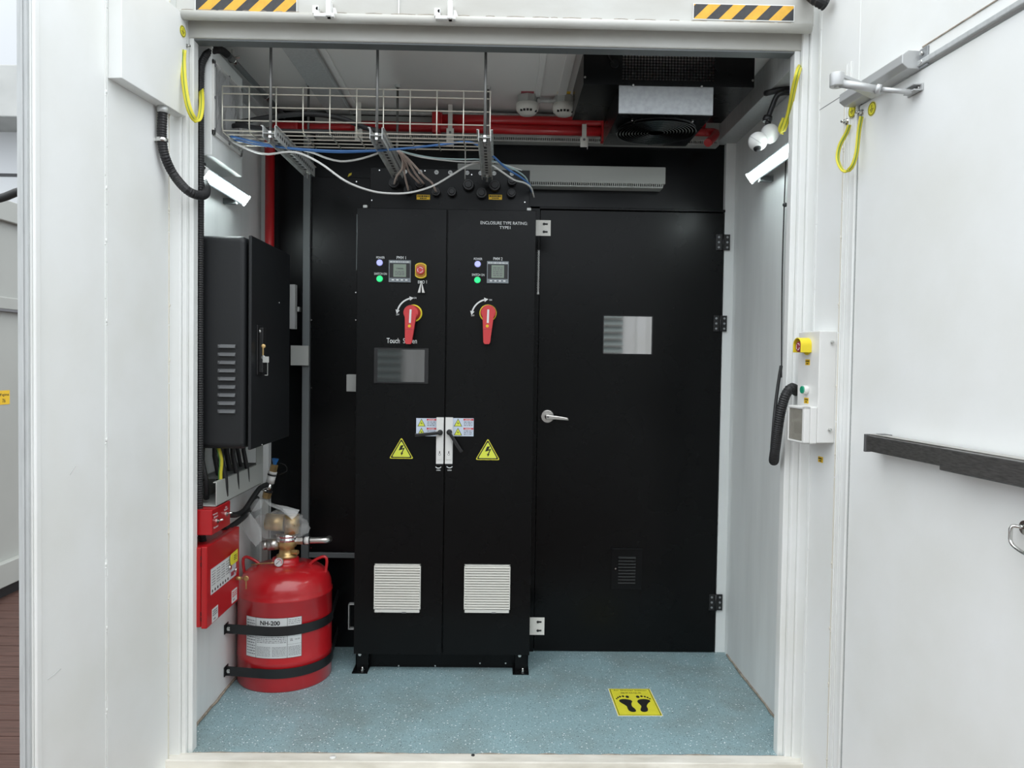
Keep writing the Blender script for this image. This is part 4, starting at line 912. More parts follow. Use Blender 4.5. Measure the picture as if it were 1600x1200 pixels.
for px, px2, lb in ((423, 472, 'galvanised hanger with threaded rods at the left end of the wire tray'), (589, 617, 'galvanised hanger with threaded rods at the middle of the wire tray'), (757.5, 762, 'galvanised hanger with threaded rods at the right end of the wire tray')):
    xh = facing(2.96).px(px, 208)[0]; zt_ = zs[-1]-.010; y0_, y1_ = 2.935, 3.56
    t = thing('trapeze_hanger', lb, 'hanger', (xh, y0_, zt_-.03), 'hangers carrying the wire tray')
    mb = MB(m=GALV); w = .024
    mb.box(xh-w, xh+w, y0_, y1_, zt_-.016, zt_-.0135)
    for s_ in (-1, 1):
        x = xh+s_*w; mb.box(min(x, x-s_*.0025), max(x, x-s_*.0025), y0_, y1_, zt_-.030, zt_+.014)
        mb.box(min(x, x+s_*.007), max(x, x+s_*.007), y0_, y1_, zt_+.012, zt_+.0145)
    ch = mb.build('strut_channel', t, bev=.0008)
    mb = MB(m=HBLK); y = y0_+.04
    while y < y1_-.03: mb.box(xh-.006, xh+.006, y, y+.022, zt_-.0166, zt_-.0160); y += .045
    y = y0_+.03
    while y < y1_-.03:
        for s_ in (-1, 1): mb.box(xh+s_*(w+.0001), xh+s_*(w+.0006), y, y+.014, zt_-.016, zt_-.004) if s_ > 0 else mb.box(xh-w-.0006, xh-w-.0001, y, y+.014, zt_-.016, zt_-.004)
        y += .03
    mb.build('slots', ch)
    for yy in (y0_+.022, y1_-.03):
        mb = MB(m=RODM); mb.cyl((xh, yy, zt_-.045), (xh, yy, ZC), .0055, seg=10); rd = mb.build('threaded_rod', t)
        mb = MB(m=STEEL); mb.cyl((xh, yy, zt_-.028), (xh, yy, zt_-.0165), .010, seg=6); mb.cyl((xh, yy, zt_-.0135), (xh, yy, zt_-.003), .010, seg=6); mb.cyl((xh, yy, zt_-.0185), (xh, yy, zt_-.0165), .013, seg=14); mb.build('nuts', rd)
        if yy > 3.3: MB(m=GALV).cyl((xh, yy, ZC-.014), (xh, yy, ZC), .012, seg=6).build('ceiling_nut', rd)
# ------------------------------------------------------------------ loose cables
def cable(pts, r, mt, label, kind='cable', group=None):
    mb = MB(m=mt); mb.tube([P(*p) for p in pts], r, seg=8, step=.02); return tag(mb.build(kind), label, 'cable', group)
cable([(346, 206, 3.15), (360, 219, 3.12), (378, 229, 3.08), (400, 238, 3.05), (420, 241, 3.04), (442, 238, 3.05), (462, 238, 3.06), (482, 245, 3.06), (505, 258, 3.05), (540, 283, 3.05), (575, 297, 3.1), (605, 302, 3.15), (640, 301, 3.2), (675, 291, 3.25), (705, 274, 3.3), (730, 259, 3.32), (748, 254, 3.34), (766, 257, 3.36), (785, 269, 3.4), (803, 281, 3.45), (820, 286, 3.52), (830, 294, 3.58), (834, 308, 3.66)], .0042, CWHITE, 'pale grey cable drooping from the tray in a long loop before the cabinet top')
cable([(470, 234, 3.22), (490, 239, 3.2), (510, 247, 3.18), (532, 252, 3.18), (555, 250, 3.2), (578, 244, 3.22), (597, 237, 3.25)], .0042, CWHITE, 'pale grey cable sagging between the left and middle hangers')
cable([(360, 213, 3.08), (400, 222, 3.09), (440, 230, 3.1), (500, 235, 3.1), (560, 236, 3.1), (620, 233, 3.12), (680, 227, 3.14), (725, 222, 3.16), (745, 226, 3.2), (768, 242, 3.3), (790, 262, 3.42), (812, 276, 3.5), (826, 287, 3.56), (831, 300, 3.64)], .0048, CBLUE, 'blue cable running under the wire tray and over the cabinet corner')
cable([(350, 215, 3.14), (420, 229, 3.15), (520, 238, 3.15), (600, 236, 3.16)], .003, CBLUE, 'thin blue cable running beside the thicker blue one under the tray')
cable([(625, 236, 3.16), (650, 242, 3.2), (680, 247, 3.25), (720, 249, 3.3), (748, 249, 3.33), (775, 253, 3.38), (800, 263, 3.45), (820, 276, 3.54), (828, 292, 3.62)], .0035, CTEAL, 'pale teal cable reaching from the beige bundle to the cabinet corner')
cable([(624, 236, 3.17), (655, 245, 3.21), (690, 250, 3.26), (730, 253, 3.31), (760, 252, 3.35), (790, 258, 3.42), (815, 266, 3.5)], .003, CWHITE, 'thin pale cable lying just below the teal cable')
cable([(727, 222, 3.2), (727, 250, 3.3), (726.5, 280, 3.5)], .0022, CWHITE, 'thin white cable dropping straight from the tray to a gland')
for pts, lb in ((((621, 234), (629, 250), (628, 264), (620, 275), (616, 287)), 'leftmost'), (((624, 235), (632, 252), (632, 272), (638, 297)), 'second'), (((622, 236), (634, 254), (640, 270), (655, 286)), 'third'), (((625, 237), (640, 256), (650, 272), (662, 287)), 'fourth'), (((626, 237), (645, 256), (662, 275), (675, 286), (681, 299)), 'rightmost')):
    n_ = len(pts); ds = [3.16+(3.60-3.16)*i/(n_-1) for i in range(n_)]
    cable([(x, y, d) for (x, y), d in zip(pts, ds)], .0048, CPINK, {'leftmost': 'beige cable entering the leftmost gland of the cabinet top', 'second': 'beige cable entering the second gland from the left', 'third': 'beige cable entering the third gland, left of its twin', 'fourth': 'beige cable entering the third gland, right of its twin', 'rightmost': 'longest beige cable, entering the gland beside the yellow sticker'}[lb], group='beige cables fanning into the cabinet glands')
cable([(335, 196, 3.2), (380, 190, 3.16), (430, 182, 3.14), (480, 178, 3.12), (530, 184, 3.14), (570, 199, 3.18), (600, 207, 3.2)], .011, BRUB, 'thick black cable arching through the wire tray from the wall box')
cable([(335, 203, 3.18), (370, 196, 3.14), (400, 200, 3.12), (440, 205, 3.1), (520, 206, 3.12)], .010, BRUB, 'thick black cable lying low at the left end of the wire tray')
# ------------------------------------------------------------------ ventilation opening box high on the left wall
xb = -1.10; LB = onleft(xb)
y0 = 2.955; y1 = 3.30; ztp = ZC-.07; zbt = (LB.px(324, 236)[1]+LB.px(375, 276)[1])/2
t = thing('vent_box', 'white box high on the left wall with a film covered opening', 'vent box', (XL, y0, zbt))
MB(m=WHITE_IN).box(XL, xb, y0, y1, zbt, ztp).build('housing', t, bev=.003)
a0 = LB.px(331, 150)[0]; a1 = LB.px(376, 190)[0]; b1 = LB.px(331, 92)[1]; b0 = LB.px(329, 208)[1]; b1 = min(b1, ztp-.01)
mb = MB(LB, WPL); w = .018; mb.box(a0, a1, b0, b0+w, 0, .008).box(a0, a1, b1-w, b1, 0, .008).box(a0, a0+w, b0, b1, 0, .008).box(a1-w, a1, b0, b1, 0, .008); fl = mb.build('flange', t, bev=.001)
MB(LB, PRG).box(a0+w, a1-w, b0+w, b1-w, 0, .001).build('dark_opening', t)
mb = MB(LB, FILM2); NU, NV = 12, 10; g = []
for i in range(NU+1):
    g.append([mb.bm.verts.new(LB.p(a0+w*.6+(a1-a0-w*1.2)*i/NU, b0+w*.6+(b1-b0-w*1.2)*j/NV, .010+.012*math.sin(i*.7+j*.5)*math.sin(math.pi*i/NU)*math.sin(math.pi*j/NV)+random.uniform(0, .003))) for j in range(NV+1)])
for i in range(NU):
    for j in range(NV): mb._f([g[i][j], g[i+1][j], g[i+1][j+1], g[i][j+1]])
mb.build('plastic_film', t)
for aa_, bb_ in [(a0+.009, b0+.02), (a0+.009, (b0+b1)/2), (a0+.009, b1-.02), (a1-.009, b0+.02), (a1-.009, (b0+b1)/2), (a1-.009, b1-.02), ((a0+a1)/2, b0+.009), ((a0+a1)/2, b1-.009)]: MB(LB, PRG).disc(aa_, bb_, .006, .008, .012, 6).build('bolt', fl)
# ------------------------------------------------------------------ wall lights
def lightbar(xf, sgn, ya, yb, zc, label):
    t = thing('wall_light', label, 'light', (xf, (ya+yb)/2, zc-.04), 'linear lamps on the side walls')
    n = V((sgn, 0, 0)); tilt = 35
    th = math.radians(tilt); nn = V((sgn*math.cos(th), 0, -math.sin(th))); uu = V((sgn*math.sin(th), 0, math.cos(th)))
    r = V((0, 1, 0)) if sgn > 0 else V((0, -1, 0))
    f = Fr((xf, 0, zc), r, uu); f.n = f.r.cross(f.u)
    A0, A1 = (ya, yb) if sgn > 0 else (-yb, -ya)
    w = .018
    MB(f, CHARC).prism([(A0, -w-.010), (A1, -w-.010), (A1, w+.008), (A0, w+.008)], -.03, -.004).build('lamp_housing', t, bev=.003)
    MB(f, TUBE).box(A0+.008, A1-.008, -w, w, -.004, .004).build('diffuser', t)
    for A_ in (A0, A1-.007): MB(f, WPL).box(A_, A_+.007, -w-.010, w+.008, -.03, .005).build('end_cap', t, bev=.001)
    for y in (ya+.08, yb-.08): MB(m=CHARC).box(min(xf-sgn*.02, XL if sgn > 0 else XR), max(xf-sgn*.02, XL if sgn > 0 else XR), y-.012, y+.012, zc-.030, zc-.006).build('mounting_bracket', t)
lightbar(-1.125, 1, 2.945, 3.445, .5*(at(354, 284, x=-1.125).z+at(351, 297, x=-1.125).z)-.006, 'white lit linear lamp on the left wall above the black wall cabinet')
lightbar(1.105, -1, 2.92, 3.44, at(1200, 258, x=1.105).z, 'white lit linear lamp on the right wall below the security camera')
# ------------------------------------------------------------------ security camera
t = thing('security_camera', 'white two-ball security camera on a black arm at the upper right', 'camera', at(1185, 235, y=3.08))
c1 = at(1184, 221, y=3.06); c2 = at(1203, 209, y=3.10)
mb = MB(m=WPL); mb.ball(c1, .037, 28); h1_ = mb.build('camera_head', t)
mb = MB(m=WPL); mb.ball(c2, .037, 28, (1, 1, 1.05)); h2_ = mb.build('camera_base', t)
mb = MB(m=BPLAS); mb.lathe([(.016, 0), (.014, .006), (0, .007)], c1+V((-.006, -.016, -.0315)), (-.05, -.35, -.93), 20); mb.build('lens', h1_)
mb = MB(m=GASK); mb.lathe([(.0375, -.001), (.0377, 0), (.0375, .001)], c1, (.5, -.35, .8), 36); mb.build('casing_joint', h1_)
mb = MB(m=BPLAS); e_ = at(1230, 145, x=XR-.02)
mb.tube([c2+V((-.004, 0, .034)), at(1199, 188, y=3.1), at(1206, 168, y=3.1), at(1214, 150, y=3.09), at(1224, 145, y=3.08), V((XR, 3.08, at(1224, 145, y=3.08).z))], .0105, seg=12, step=.01)
mb.lathe([(.017, -.012), (.019, 0), (.017, .012)], at(1199, 186, y=3.1), (.2, 0, 1), 14); mb.build('mounting_arm', t)
mb = MB(m=BRUB); c = at(1232, 84, x=XR-.03); mb.tube([V((XR-.02, c.y-.03, 2.60)), V((XR-.10, c.y-.01, 2.585)), V((XR-.11, c.y+.02, 2.59))], .012, seg=10); tag(mb.build('cable'), 'short black cable at the top right corner of the doorway', 'cable')
# ------------------------------------------------------------------ black wall cabinet
xw = -.95; yw0, yw1 = 2.965, 3.50; zw0 = 1.13; zw1 = .5*(at(392, 363, x=xw).z+at(452, 402, x=xw).z)
t = thing('wall_cabinet', 'black metal wall cabinet with louvred side and keyed door', 'cabinet', (XL+.1, yw0, zw0))
xs = at(384, 500, y=yw0).x
MB(m=BLACKM).box(XL, xs, yw0, yw1, zw0, zw1).build('body', t, bev=.022, seg=5)
SFc = facing(yw0)
mb = MB(SFc, CHARC); l0 = SFc.px(340, 590)[0]; l1 = SFc.px(372, 590)[0]
mb = MB(SFc, mat('black_louvre_sky_sheen', (.14, .145, .15), .3))  # black louvres coloured lighter to stand in for the sky they reflect
for i in range(9):
    z = SFc.px(355, 541+12.7*i)[1]; mb.hull([(l0, z-.006, 0), (l0, z+.006, 0), (l0+.004, z, .001)], [(l0+.01, z-.008, .012), (l0+.01, z+.006, .0), (l0+.01, z-.004, .014)])
    mb.hull([(l0+.01, z-.008, .0), (l0+.01, z+.007, 0), (l0+.01, z-.006, .014)], [(l1-.01, z-.008, 0), (l1-.01, z+.007, 0), (l1-.01, z-.006, .014)])
mb.build('louvres', t)
dr = MB(m=BLACKM).box(xs+.010, xw, yw0-.002, yw1+.002, zw0-.002, zw1+.002).build('door', t, bev=.003)
WF = onleft(xw)
a0, a1, b0, b1 = WF.rect(401, 512, 408.5, 582); mb = MB(WF, BPLAS); mb.box(a0-.004, a1+.004, b0-.01, b1+.01, 0, .005); mb.box(a0+.01, a1-.008, b0, b1, .005, .022); hd = mb.build('swing_handle', dr, bev=.003)
a, b = WF.px(405.5, 517.5, .02); MB(WF, STEEL).ring(a, b, .004, .008, .022, .025).build('lock_ring', hd)
c = fp(WF, 411.5, 541, .022); mb = MB(m=BRASS); mb.lathe([(.0, 0), (.009, .0), (.009, .003), (.004, .004)], c, (.3, -.9, 0), 16); mb.cyl(c+V((0, -.004, -.005)), c+V((0, -.004, -.035)), .003, seg=8)
mb.m(STEEL); mb.lathe([(.007, -.001), (.009, 0), (.007, .001)], c+V((0, -.004, -.044)), (0, 1, 0), 18); mb.m(GREYP); k = c+V((.012, -.006, -.052)); mb.box(k.x-.012, k.x+.012, k.y-.002, k.y+.001, k.z-.012, k.z+.012); mb.m(STEEL); mb.box(k.x+.006, k.x+.009, k.y-.002, k.y, k.z-.06, k.z-.012); mb.box(k.x-.004, k.x+.009, k.y-.002, k.y, k.z-.063, k.z-.060)
plabel(mb.build('keys', dr), 'brass and steel keys hanging from the lock')
for px, py in ((409, 695), (436, 473)): a, b = WF.px(px, py); MB(WF, STEEL).disc(a, b, .0035, 0, .003, 10).build('screw', dr)
# ------------------------------------------------------------------ grey trunking below it, with cables
xt = -1.085; ty0, ty1 = 2.975, 3.56; tz0, tz1 = .905, 1.0
t = thing('cable_trunking', 'open grey cable trunking below the black wall cabinet', 'cable duct', (xt, ty0, tz0))
mb = MB(m=GREYP); e = .004; mb.box(XL, xt, ty0, ty1, tz0, tz0+e).box(xt-e, xt, ty0, ty1, tz0, tz1).box(xt-.014, xt-e, ty0, ty1, tz1-.004, tz1).box(XL, XL+e, ty0, ty1, tz0, tz1)
yv = at(401, 720, x=xt).y; mb.box(xt-e, xt, yv, ty1, tz1, 1.125); mb.build('trough', t, bev=.001)
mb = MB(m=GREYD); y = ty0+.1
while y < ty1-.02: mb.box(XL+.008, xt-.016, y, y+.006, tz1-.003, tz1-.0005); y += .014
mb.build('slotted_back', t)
for i, (px, w_) in enumerate(((322, .011), (330, .012), (337, .009), (366, .010), (375, .011), (383, .009), (391, .008))):
    xx = -1.15+.05*(i % 2); yy = 3.0+.068*i; mb = MB(m=BRUB)
    mb.tube([(xx, yy, zw0+.01), (xx-.004, yy+.005, zw0-.05), (xx+.01, yy+.01, tz1), (xx+.005, yy+.03, tz0+.02)], w_, seg=10)
    tag(mb.build('cable'), ('black cable nearest the doorway under the wall cabinet', 'black cable second from the doorway, in front of the yellow and green one', 'black cable just behind the yellow and green earth cable', 'middle one of the seven black cables under the wall cabinet', 'black cable third from the back under the wall cabinet', 'black cable second from the back under the wall cabinet', 'rearmost black cable under the wall cabinet')[i], 'cable', 'black cables under the wall cabinet')
mb = MB(m=GNY); q = [(-1.105, 3.035, zw0+.01), (-1.09, 3.04, 1.08), (-1.095, 3.045, 1.03), (-1.105, 3.07, .93)]; mb.tube(q, .0075, seg=10); o_ = mb
mb.m(GNG); mb.tube([(x-.004, y-.006, z) for x, y, z in q], .003, seg=6); tag(mb.build('earth_cable'), 'yellow and green earth cable among the black cables under the wall cabinet', 'cable')
# ------------------------------------------------------------------ red alarm boxes
x1 = -1.08; t = thing('alarm_switch_box', 'small red box with two toggle switches under the grey trunking', 'alarm box', (x1, 2.92, .8))
MB(m=REDB).box(XL, x1, 2.915, 3.114, .806, .903).build('housing', t, bev=.003)
R1 = onleft(x1)
for px, py, s_ in ((336, 803, 'Releasing'), (353, 792, 'Gas'), (337, 807, 'Abort'), (353, 795.5, 'Maintenance'), (337, 823, 'Normal')):
    a, b = R1.px(px, py); MB(R1, PRW).text(s_, a, b, .0085, .001, .045 if len(s_) > 4 else .02).build('lettering', t)
for px, py in ((339, 814), (353.5, 803)):
    a, b = R1.px(px, py); mb = MB(R1, STEEL); mb.disc(a, b, .010, 0, .004, 6); mb.cyl((a, b, .004), (a+.005, b+.006, .022), .0035, .005, seg=10, world=False); mb.build('toggle_switch', t)
x2 = -1.09; R2 = onleft(x2); ya, yb = 2.892, 3.255; za, zb_ = .455, .768
t = thing('alarm_control_unit', 'red fire alarm control panel on the left wall beside the cylinder', 'alarm panel', (x2, ya, za))
MB(m=REDB).box(XL, x2-.024, ya+.004, yb-.004, za+.004, zb_-.004).build('housing', t, bev=.004)
dr = MB(m=REDB).box(x2-.022, x2, ya, yb, za, zb_).build('door', t, bev=.004)
a0, b1 = R2.px(329.3, 890); a1 = R2.px(368.5, 880)[0]; b0 = R2.px(329.3, 930)[1]
mb = MB(R2, mat('silver_label', (.52, .54, .60), .35)); mb.box(a0, a1, b0, b1, 0, .0012); w, hh = a1-a0, b1-b0
mb.m(PAPER); mb.box(a0, a0+w*.72, b0+hh*.02, b1-hh*.03, .0012, .0016)
mb.m(PRG)
for i in range(4): mb.dashes(a0+w*(.03+.18*i), a0+w*(.16+.18*i), b0+hh*.30, b1-hh*.08, 6, .002, .35, ln=.012)
mb.m(PRB)
for i in range(7): mb.disc(a0+w*(.05+.1*i), b0+hh*.12, .006, .0016, .0022, 12)
mb.m(MAROON); mb.box(a0+w*.78, a0+w*.90, b0+hh*.10, b0+hh*.28, .0016, .0022)
plabel(mb.build('control_label', dr), 'silver label with small print and round buttons')
a, b = R2.px(366.5, 871, .01); mb = MB(R2, SYEL); mb.prism([(a-.045, b+.010), (a-.035, b+.022), (a+.040, b+.026), (a+.040, b-.024), (a-.035, b-.024), (a-.045, b-.010)], .008, .0095); mb.m(PRB); mb.dashes(a-.005, a+.03, b-.012, b+.012, 3, .010, .5, ln=.02); plabel(mb.build('tag', dr), 'yellow paper tag')
for px, py in ((356.6, 886.5), (366, 890.5)): a, b = R2.px(px, py); MB(R2, STEEL).disc(a, b, .010, 0, .012, 18).build('key_switch', dr, bev=.002)
for rc in ((361, 922, 371, 938), (330, 950, 341.5, 968)):
    xm = (rc[0]+rc[2])/2; ym = (rc[1]+rc[3])/2; a, b = R2.px(xm, ym); w_, h_ = .062, .052
    mb = MB(R2, PAPER); mb.box(a-w_/2, a+w_/2, b-h_/2, b+h_/2, 0, .001); mb.m(PRR if rc[0] > 350 else PRG); mb.dashes(a-w_*.4, a+w_*.4, b-.004, b+h_*.4, 3, .0015, .6, ln=.014); mb.m(PRB); mb.dashes(a-w_*.3, a+w_*.1, b-h_*.4, b-.01, 1, .0015, .4); mb.build('paper_label', dr)
c = fp(R2, 372.5, 903.5, .01); mb = MB(m=BRASS); mb.cyl(c-V((.01, 0, 0)), c+V((.012, 0, 0)), .008, seg=14); k = c+V((.02, -.002, 0)); mb.cyl(c, k, .003, seg=8); mb.lathe([(.008, -.001), (.012, 0), (.008, .001)], k+V((.012, 0, 0)), (0, 1, 0), 16); mb.box(k.x+.01, k.x+.015, k.y, k.y+.002, k.z-.045, k.z-.005); plabel(mb.build('lock_and_keys', dr), 'brass lock with keys hanging')
HS = mat('hinge_slit', (.10, .003, .004), .6)
for z in (zb_-.05, zb_-.075, za+.05, za+.03): MB(R2, HS).cyl((ya+.002, z, -.022), (ya+.002, z+.014, -.022), .003, seg=6, world=False).build('hinge_knuckle', dr)
# ------------------------------------------------------------------ gas cylinder
CX, CY, CRr = -.985, 3.585, .2125
t = thing('gas_cylinder', 'large red fire suppression gas cylinder strapped in the left corner', 'gas cylinder', (CX, CY, 0))
zs_ = .425; DH = .112; prof = [(CRr-.004, .0), (CRr, .006), (CRr, .12), (CRr+.002, .125), (CRr, .132), (CRr, zs_-.03), (CRr+.003, zs_-.026), (CRr+.003, zs_-.018), (CRr-.001, zs_-.012)]
for i in range(1, 15):
    th = math.pi/2*i/14; prof.append((.062+(CRr-.063)*max(0, math.cos(th))**.72, zs_-.012+DH*math.sin(th)**.95))
prof += [(.062, zs_+.106), (.060, zs_+.126), (.052, zs_+.128)]
MB(m=RED).lathe(prof, (CX, CY, 0), seg=72).build('tank', t)
zn = zs_+.128
ang0 = lambda u: (CX+CRr*1.004*math.sin(u), CY-CRr*1.004*math.cos(u))
def cylmap(a, b, c=0):                        # a: arc length from the front, b: height
    th = a/CRr; r = CRr+.0012+c; return V((CX+r*math.sin(th), CY-r*math.cos(th), b))
l0, l1 = -.132, .128; lz0, lz1 = .155, .335
mb = MB(m=PAPER); N = 24
lo = [mb.bm.verts.new(cylmap(l0+(l1-l0)*i/N, lz0)) for i in range(N+1)]; hi = [mb.bm.verts.new(cylmap(l0+(l1-l0)*i/N, lz1)) for i in range(N+1)]
for i in range(N): mb._f([lo[i], lo[i+1], hi[i+1], hi[i]], True)
W_ = l1-l0; mb.m(PRB)
def hb(x0_, x1_, z0_, z1_):
    n = max(1, int((x1_-x0_)/.012)); a = [mb.bm.verts.new(cylmap(x0_+(x1_-x0_)*i/n, z0_, .0006)) for i in range(n+1)]; b = [mb.bm.verts.new(cylmap(x0_+(x1_-x0_)*i/n, z1_, .0006)) for i in range(n+1)]
    for i in range(n): mb._f([a[i], a[i+1], b[i+1], b[i]])
for k in (0, .22, .76, 1): xx = l0+W_*k; hb(xx-.0008, xx+.0008, lz0, lz1)
hb(l0, l1, lz0, lz0+.001); hb(l0, l1, lz1-.001, lz1); hb(l0+W_*.22, l1, .255, .256); hb(l0+W_*.76, l1, .215, .2157)
mb.text('NH-200', l0+W_*.47, lz1-.022, .020, .0006, .088, fn=cylmap)
mb.m(PRG)
mb.dashes(l0+.006, l0+W_*.20, lz0+.01, lz1-.01, 13, .0006, .35, fn=cylmap); mb.dashes(l0+W_*.24, l0+W_*.74, .222, .252, 4, .0006, .4, fn=cylmap)
mb.dashes(l0+W_*.24, l0+W_*.48, lz0+.008, .208, 9, .0006, .35, fn=cylmap, ln=.008); mb.dashes(l0+W_*.51, l0+W_*.74, lz0+.008, .208, 9, .0006, .35, fn=cylmap, ln=.008)
mb.dashes(l0+W_*.78, l1-.004, lz0+.008, .208, 9, .0006, .4, fn=cylmap, ln=.008); mb.dashes(l0+W_*.78, l1-.004, lz1-.03, lz1-.006, 3, .0006, .3, fn=cylmap)
mb.m(PRB); mb.text('UL', l0+W_*.83, .236, .012, .0006, .012, fn=cylmap); mb.text('UL-EX', l0+W_*.93, .236, .006, .0006, .022, fn=cylmap)
plabel(mb.build('cylinder_label', t), 'pale printed label reading NH-200')
# lifting handles
for sx, y_ in ((1, 0), (-1, -.02)):
    mb = MB(m=RED); b0_ = V((CX+sx*.105, CY+y_, zs_+.085)); b1_ = V((CX+sx*.185, CY+y_, zs_+.050)); mb.tube([b0_, b0_+V((sx*.025, 0, .026)), b0_+V((sx*.060, 0, .044)), b1_+V((sx*.000, 0, .080)), b1_+V((sx*.007, 0, .060)), b1_], .0070, seg=12, step=.01); mb.build('lifting_handle', t)
# valve
mb = MB(m=BRASS); mb.lathe([(.047, 0), (.047, .012), (.036, .016), (.034, .045), (.044, .052), (.044, .085), (.040, .090)], (CX+.005, CY, zn), seg=28); vb = mb.build('valve_body', t)
mb = MB(m=BRUSH); c = V((CX+.005, CY, zn+.065)); mb.cyl(c+V((-.035, -.01, 0)), c+V((-.085, -.02, -.004)), .027, seg=20); mb.cyl(c+V((-.085, -.02, -.004)), c+V((-.105, -.024, -.006)), .022, seg=20); mb.build('outlet', t)
mb = MB(m=BRUSH); mb.tube([c+V((.035, 0, .012)), c+V((.10, 0, .014)), c+V((.165, 0, .016)), c+V((.185, .004, .016)), c+V((.192, .03, .016))], .0150, seg=16, step=.01); mb.cyl(c+V((.035, 0, .012)), c+V((.075, 0, .013)), .018, seg=6); mb.m(BRUB); mb.cyl(c+V((.078, 0, .0135)), c+V((.083, 0, .0135)), .020, seg=18); mb.cyl(c+V((.105, 0, .0145)), c+V((.110, 0, .0145)), .019, seg=18); mb.m(WPL); mb.cyl(c+V((.083, 0, .0135)), c+V((.105, 0, .0145)), .0175, seg=18); mb.build('side_pipe', t)
gF = Fr((CX-.012, CY-.075, zn-.005), (1, .05, 0), (0, .15, 1)); mb = MB(gF, STEEL); mb.disc(0, 0, .021, -.018, 0, 28); mb.m(PAPER); mb.disc(0, 0, .018, 0, .0008, 28); mb.m(PRR); mb.ring(0, 0, .012, .015, .0008, .0012, -30, 120); mb.m(PRB); mb.prism([(-.012, -.008), (-.010, -.010), (.010, .010), (.009, .011)], .0008, .0015); mb.m(BRASS); mb.cyl((0, 0, -.018), (.012, .01, -.05), .007, seg=10, world=False); plabel(mb.build('pressure_gauge', t), 'small round pressure gauge')
mb = MB(m=BRASS); mb.cyl(V((CX+.035, CY-.02, zn+.03)), V((CX+.065, CY-.03, zn+.03)), .011, seg=6); mb.build('bleed_plug', t)
mb = MB(m=BRASS); mb.tube([V((CX-.03, CY-.06, zn-.012)), V((CX-.09, CY-.05, zn-.018)), V((CX-.15, CY-.03, zn-.030))], .0028, seg=8); mb.build('gauge_line', t)
mb = MB(m=mat('crumpled_foil', (.7, .7, .7), .25, metal=1, bump=1, bscale=60)); mb.lathe([(.046, 0), (.050, .008), (.047, .018), (.051, .026), (.046, .034)], (CX+.005, CY, zn+.078), seg=22, smooth=False); mb.build('foil_wrap', t)
mb = MB(m=BRASS); c = V((CX+.03, CY-.01, zn+.115)); mb.cyl(c, c+V((0, 0, .085)), .034, seg=24); mb.cyl(c+V((0, 0, .035)), c+V((0, 0, .045)), .037, seg=6); mb.build('valve_cap', t)
mb = MB(m=BRASS); c = V((CX-.055, CY, zn+.165)); mb.cyl(c+V((-.035, 0, 0)), c+V((.05, 0, -.005)), .040, seg=20); mb.build('actuator', t)
# plastic bag over the valve
bag = thing('plastic_bag', 'crumpled clear plastic bag wrapped over the brass valve of the cylinder', 'bag', (CX-.02, CY, zn+.1))
mb = MB(m=FILM3); NU, NV = 22, 12; g = []
for i in range(NU):
    row = []
    for j in range(NV+1):
        th = 2*math.pi*i/NU; ph = math.pi*(.06+.88*j/NV); R = 1+.16*math.sin(3*th+j)*math.sin(ph)+random.uniform(-.07, .07)
        row.append(mb.bm.verts.new(V((CX-.018+.118*R*math.cos(th)*math.sin(ph), CY-.0+.060*R*math.sin(th)*math.sin(ph), zn+.150+.068*R*math.cos(ph)))))
    g.append(row)
for i in range(NU):
    for j in range(NV): mb._f([g[i][j], g[(i+1) % NU][j], g[(i+1) % NU][j+1], g[i][j+1]])
mb.build('bag_body', bag)
def flap(pts, name):
    mb = MB(m=FILM4); A = [P(x, y, d) for x, y, d in pts]; c = sum(A, V())/len(A); ctr = c+V((0, -.012, .004))
    cv = mb.bm.verts.new(ctr); vv = [mb.bm.verts.new(p) for p in A]
    for i in range(len(vv)): mb._f([cv, vv[i], vv[(i+1) % len(vv)]])
    o = mb.build(name, bag); md = o.modifiers.new('thick', 'SOLIDIFY'); md.thickness = .0012
flap([(411, 780, 3.56), (430, 788, 3.52), (450, 792, 3.54), (468, 797, 3.55), (463, 806, 3.53), (456, 812, 3.51), (440, 798, 3.49), (420, 790, 3.5)], 'bag_flap')
flap([(385, 790, 3.56), (402, 779, 3.57), (412, 781, 3.55), (408, 795, 3.5), (395, 800, 3.5)], 'bag_flap')
flap([(378, 803, 3.50), (390, 800, 3.47), (408, 825, 3.46), (409, 845, 3.46), (400, 854, 3.47), (388, 840, 3.48), (379, 822, 3.5)], 'bag_flap')
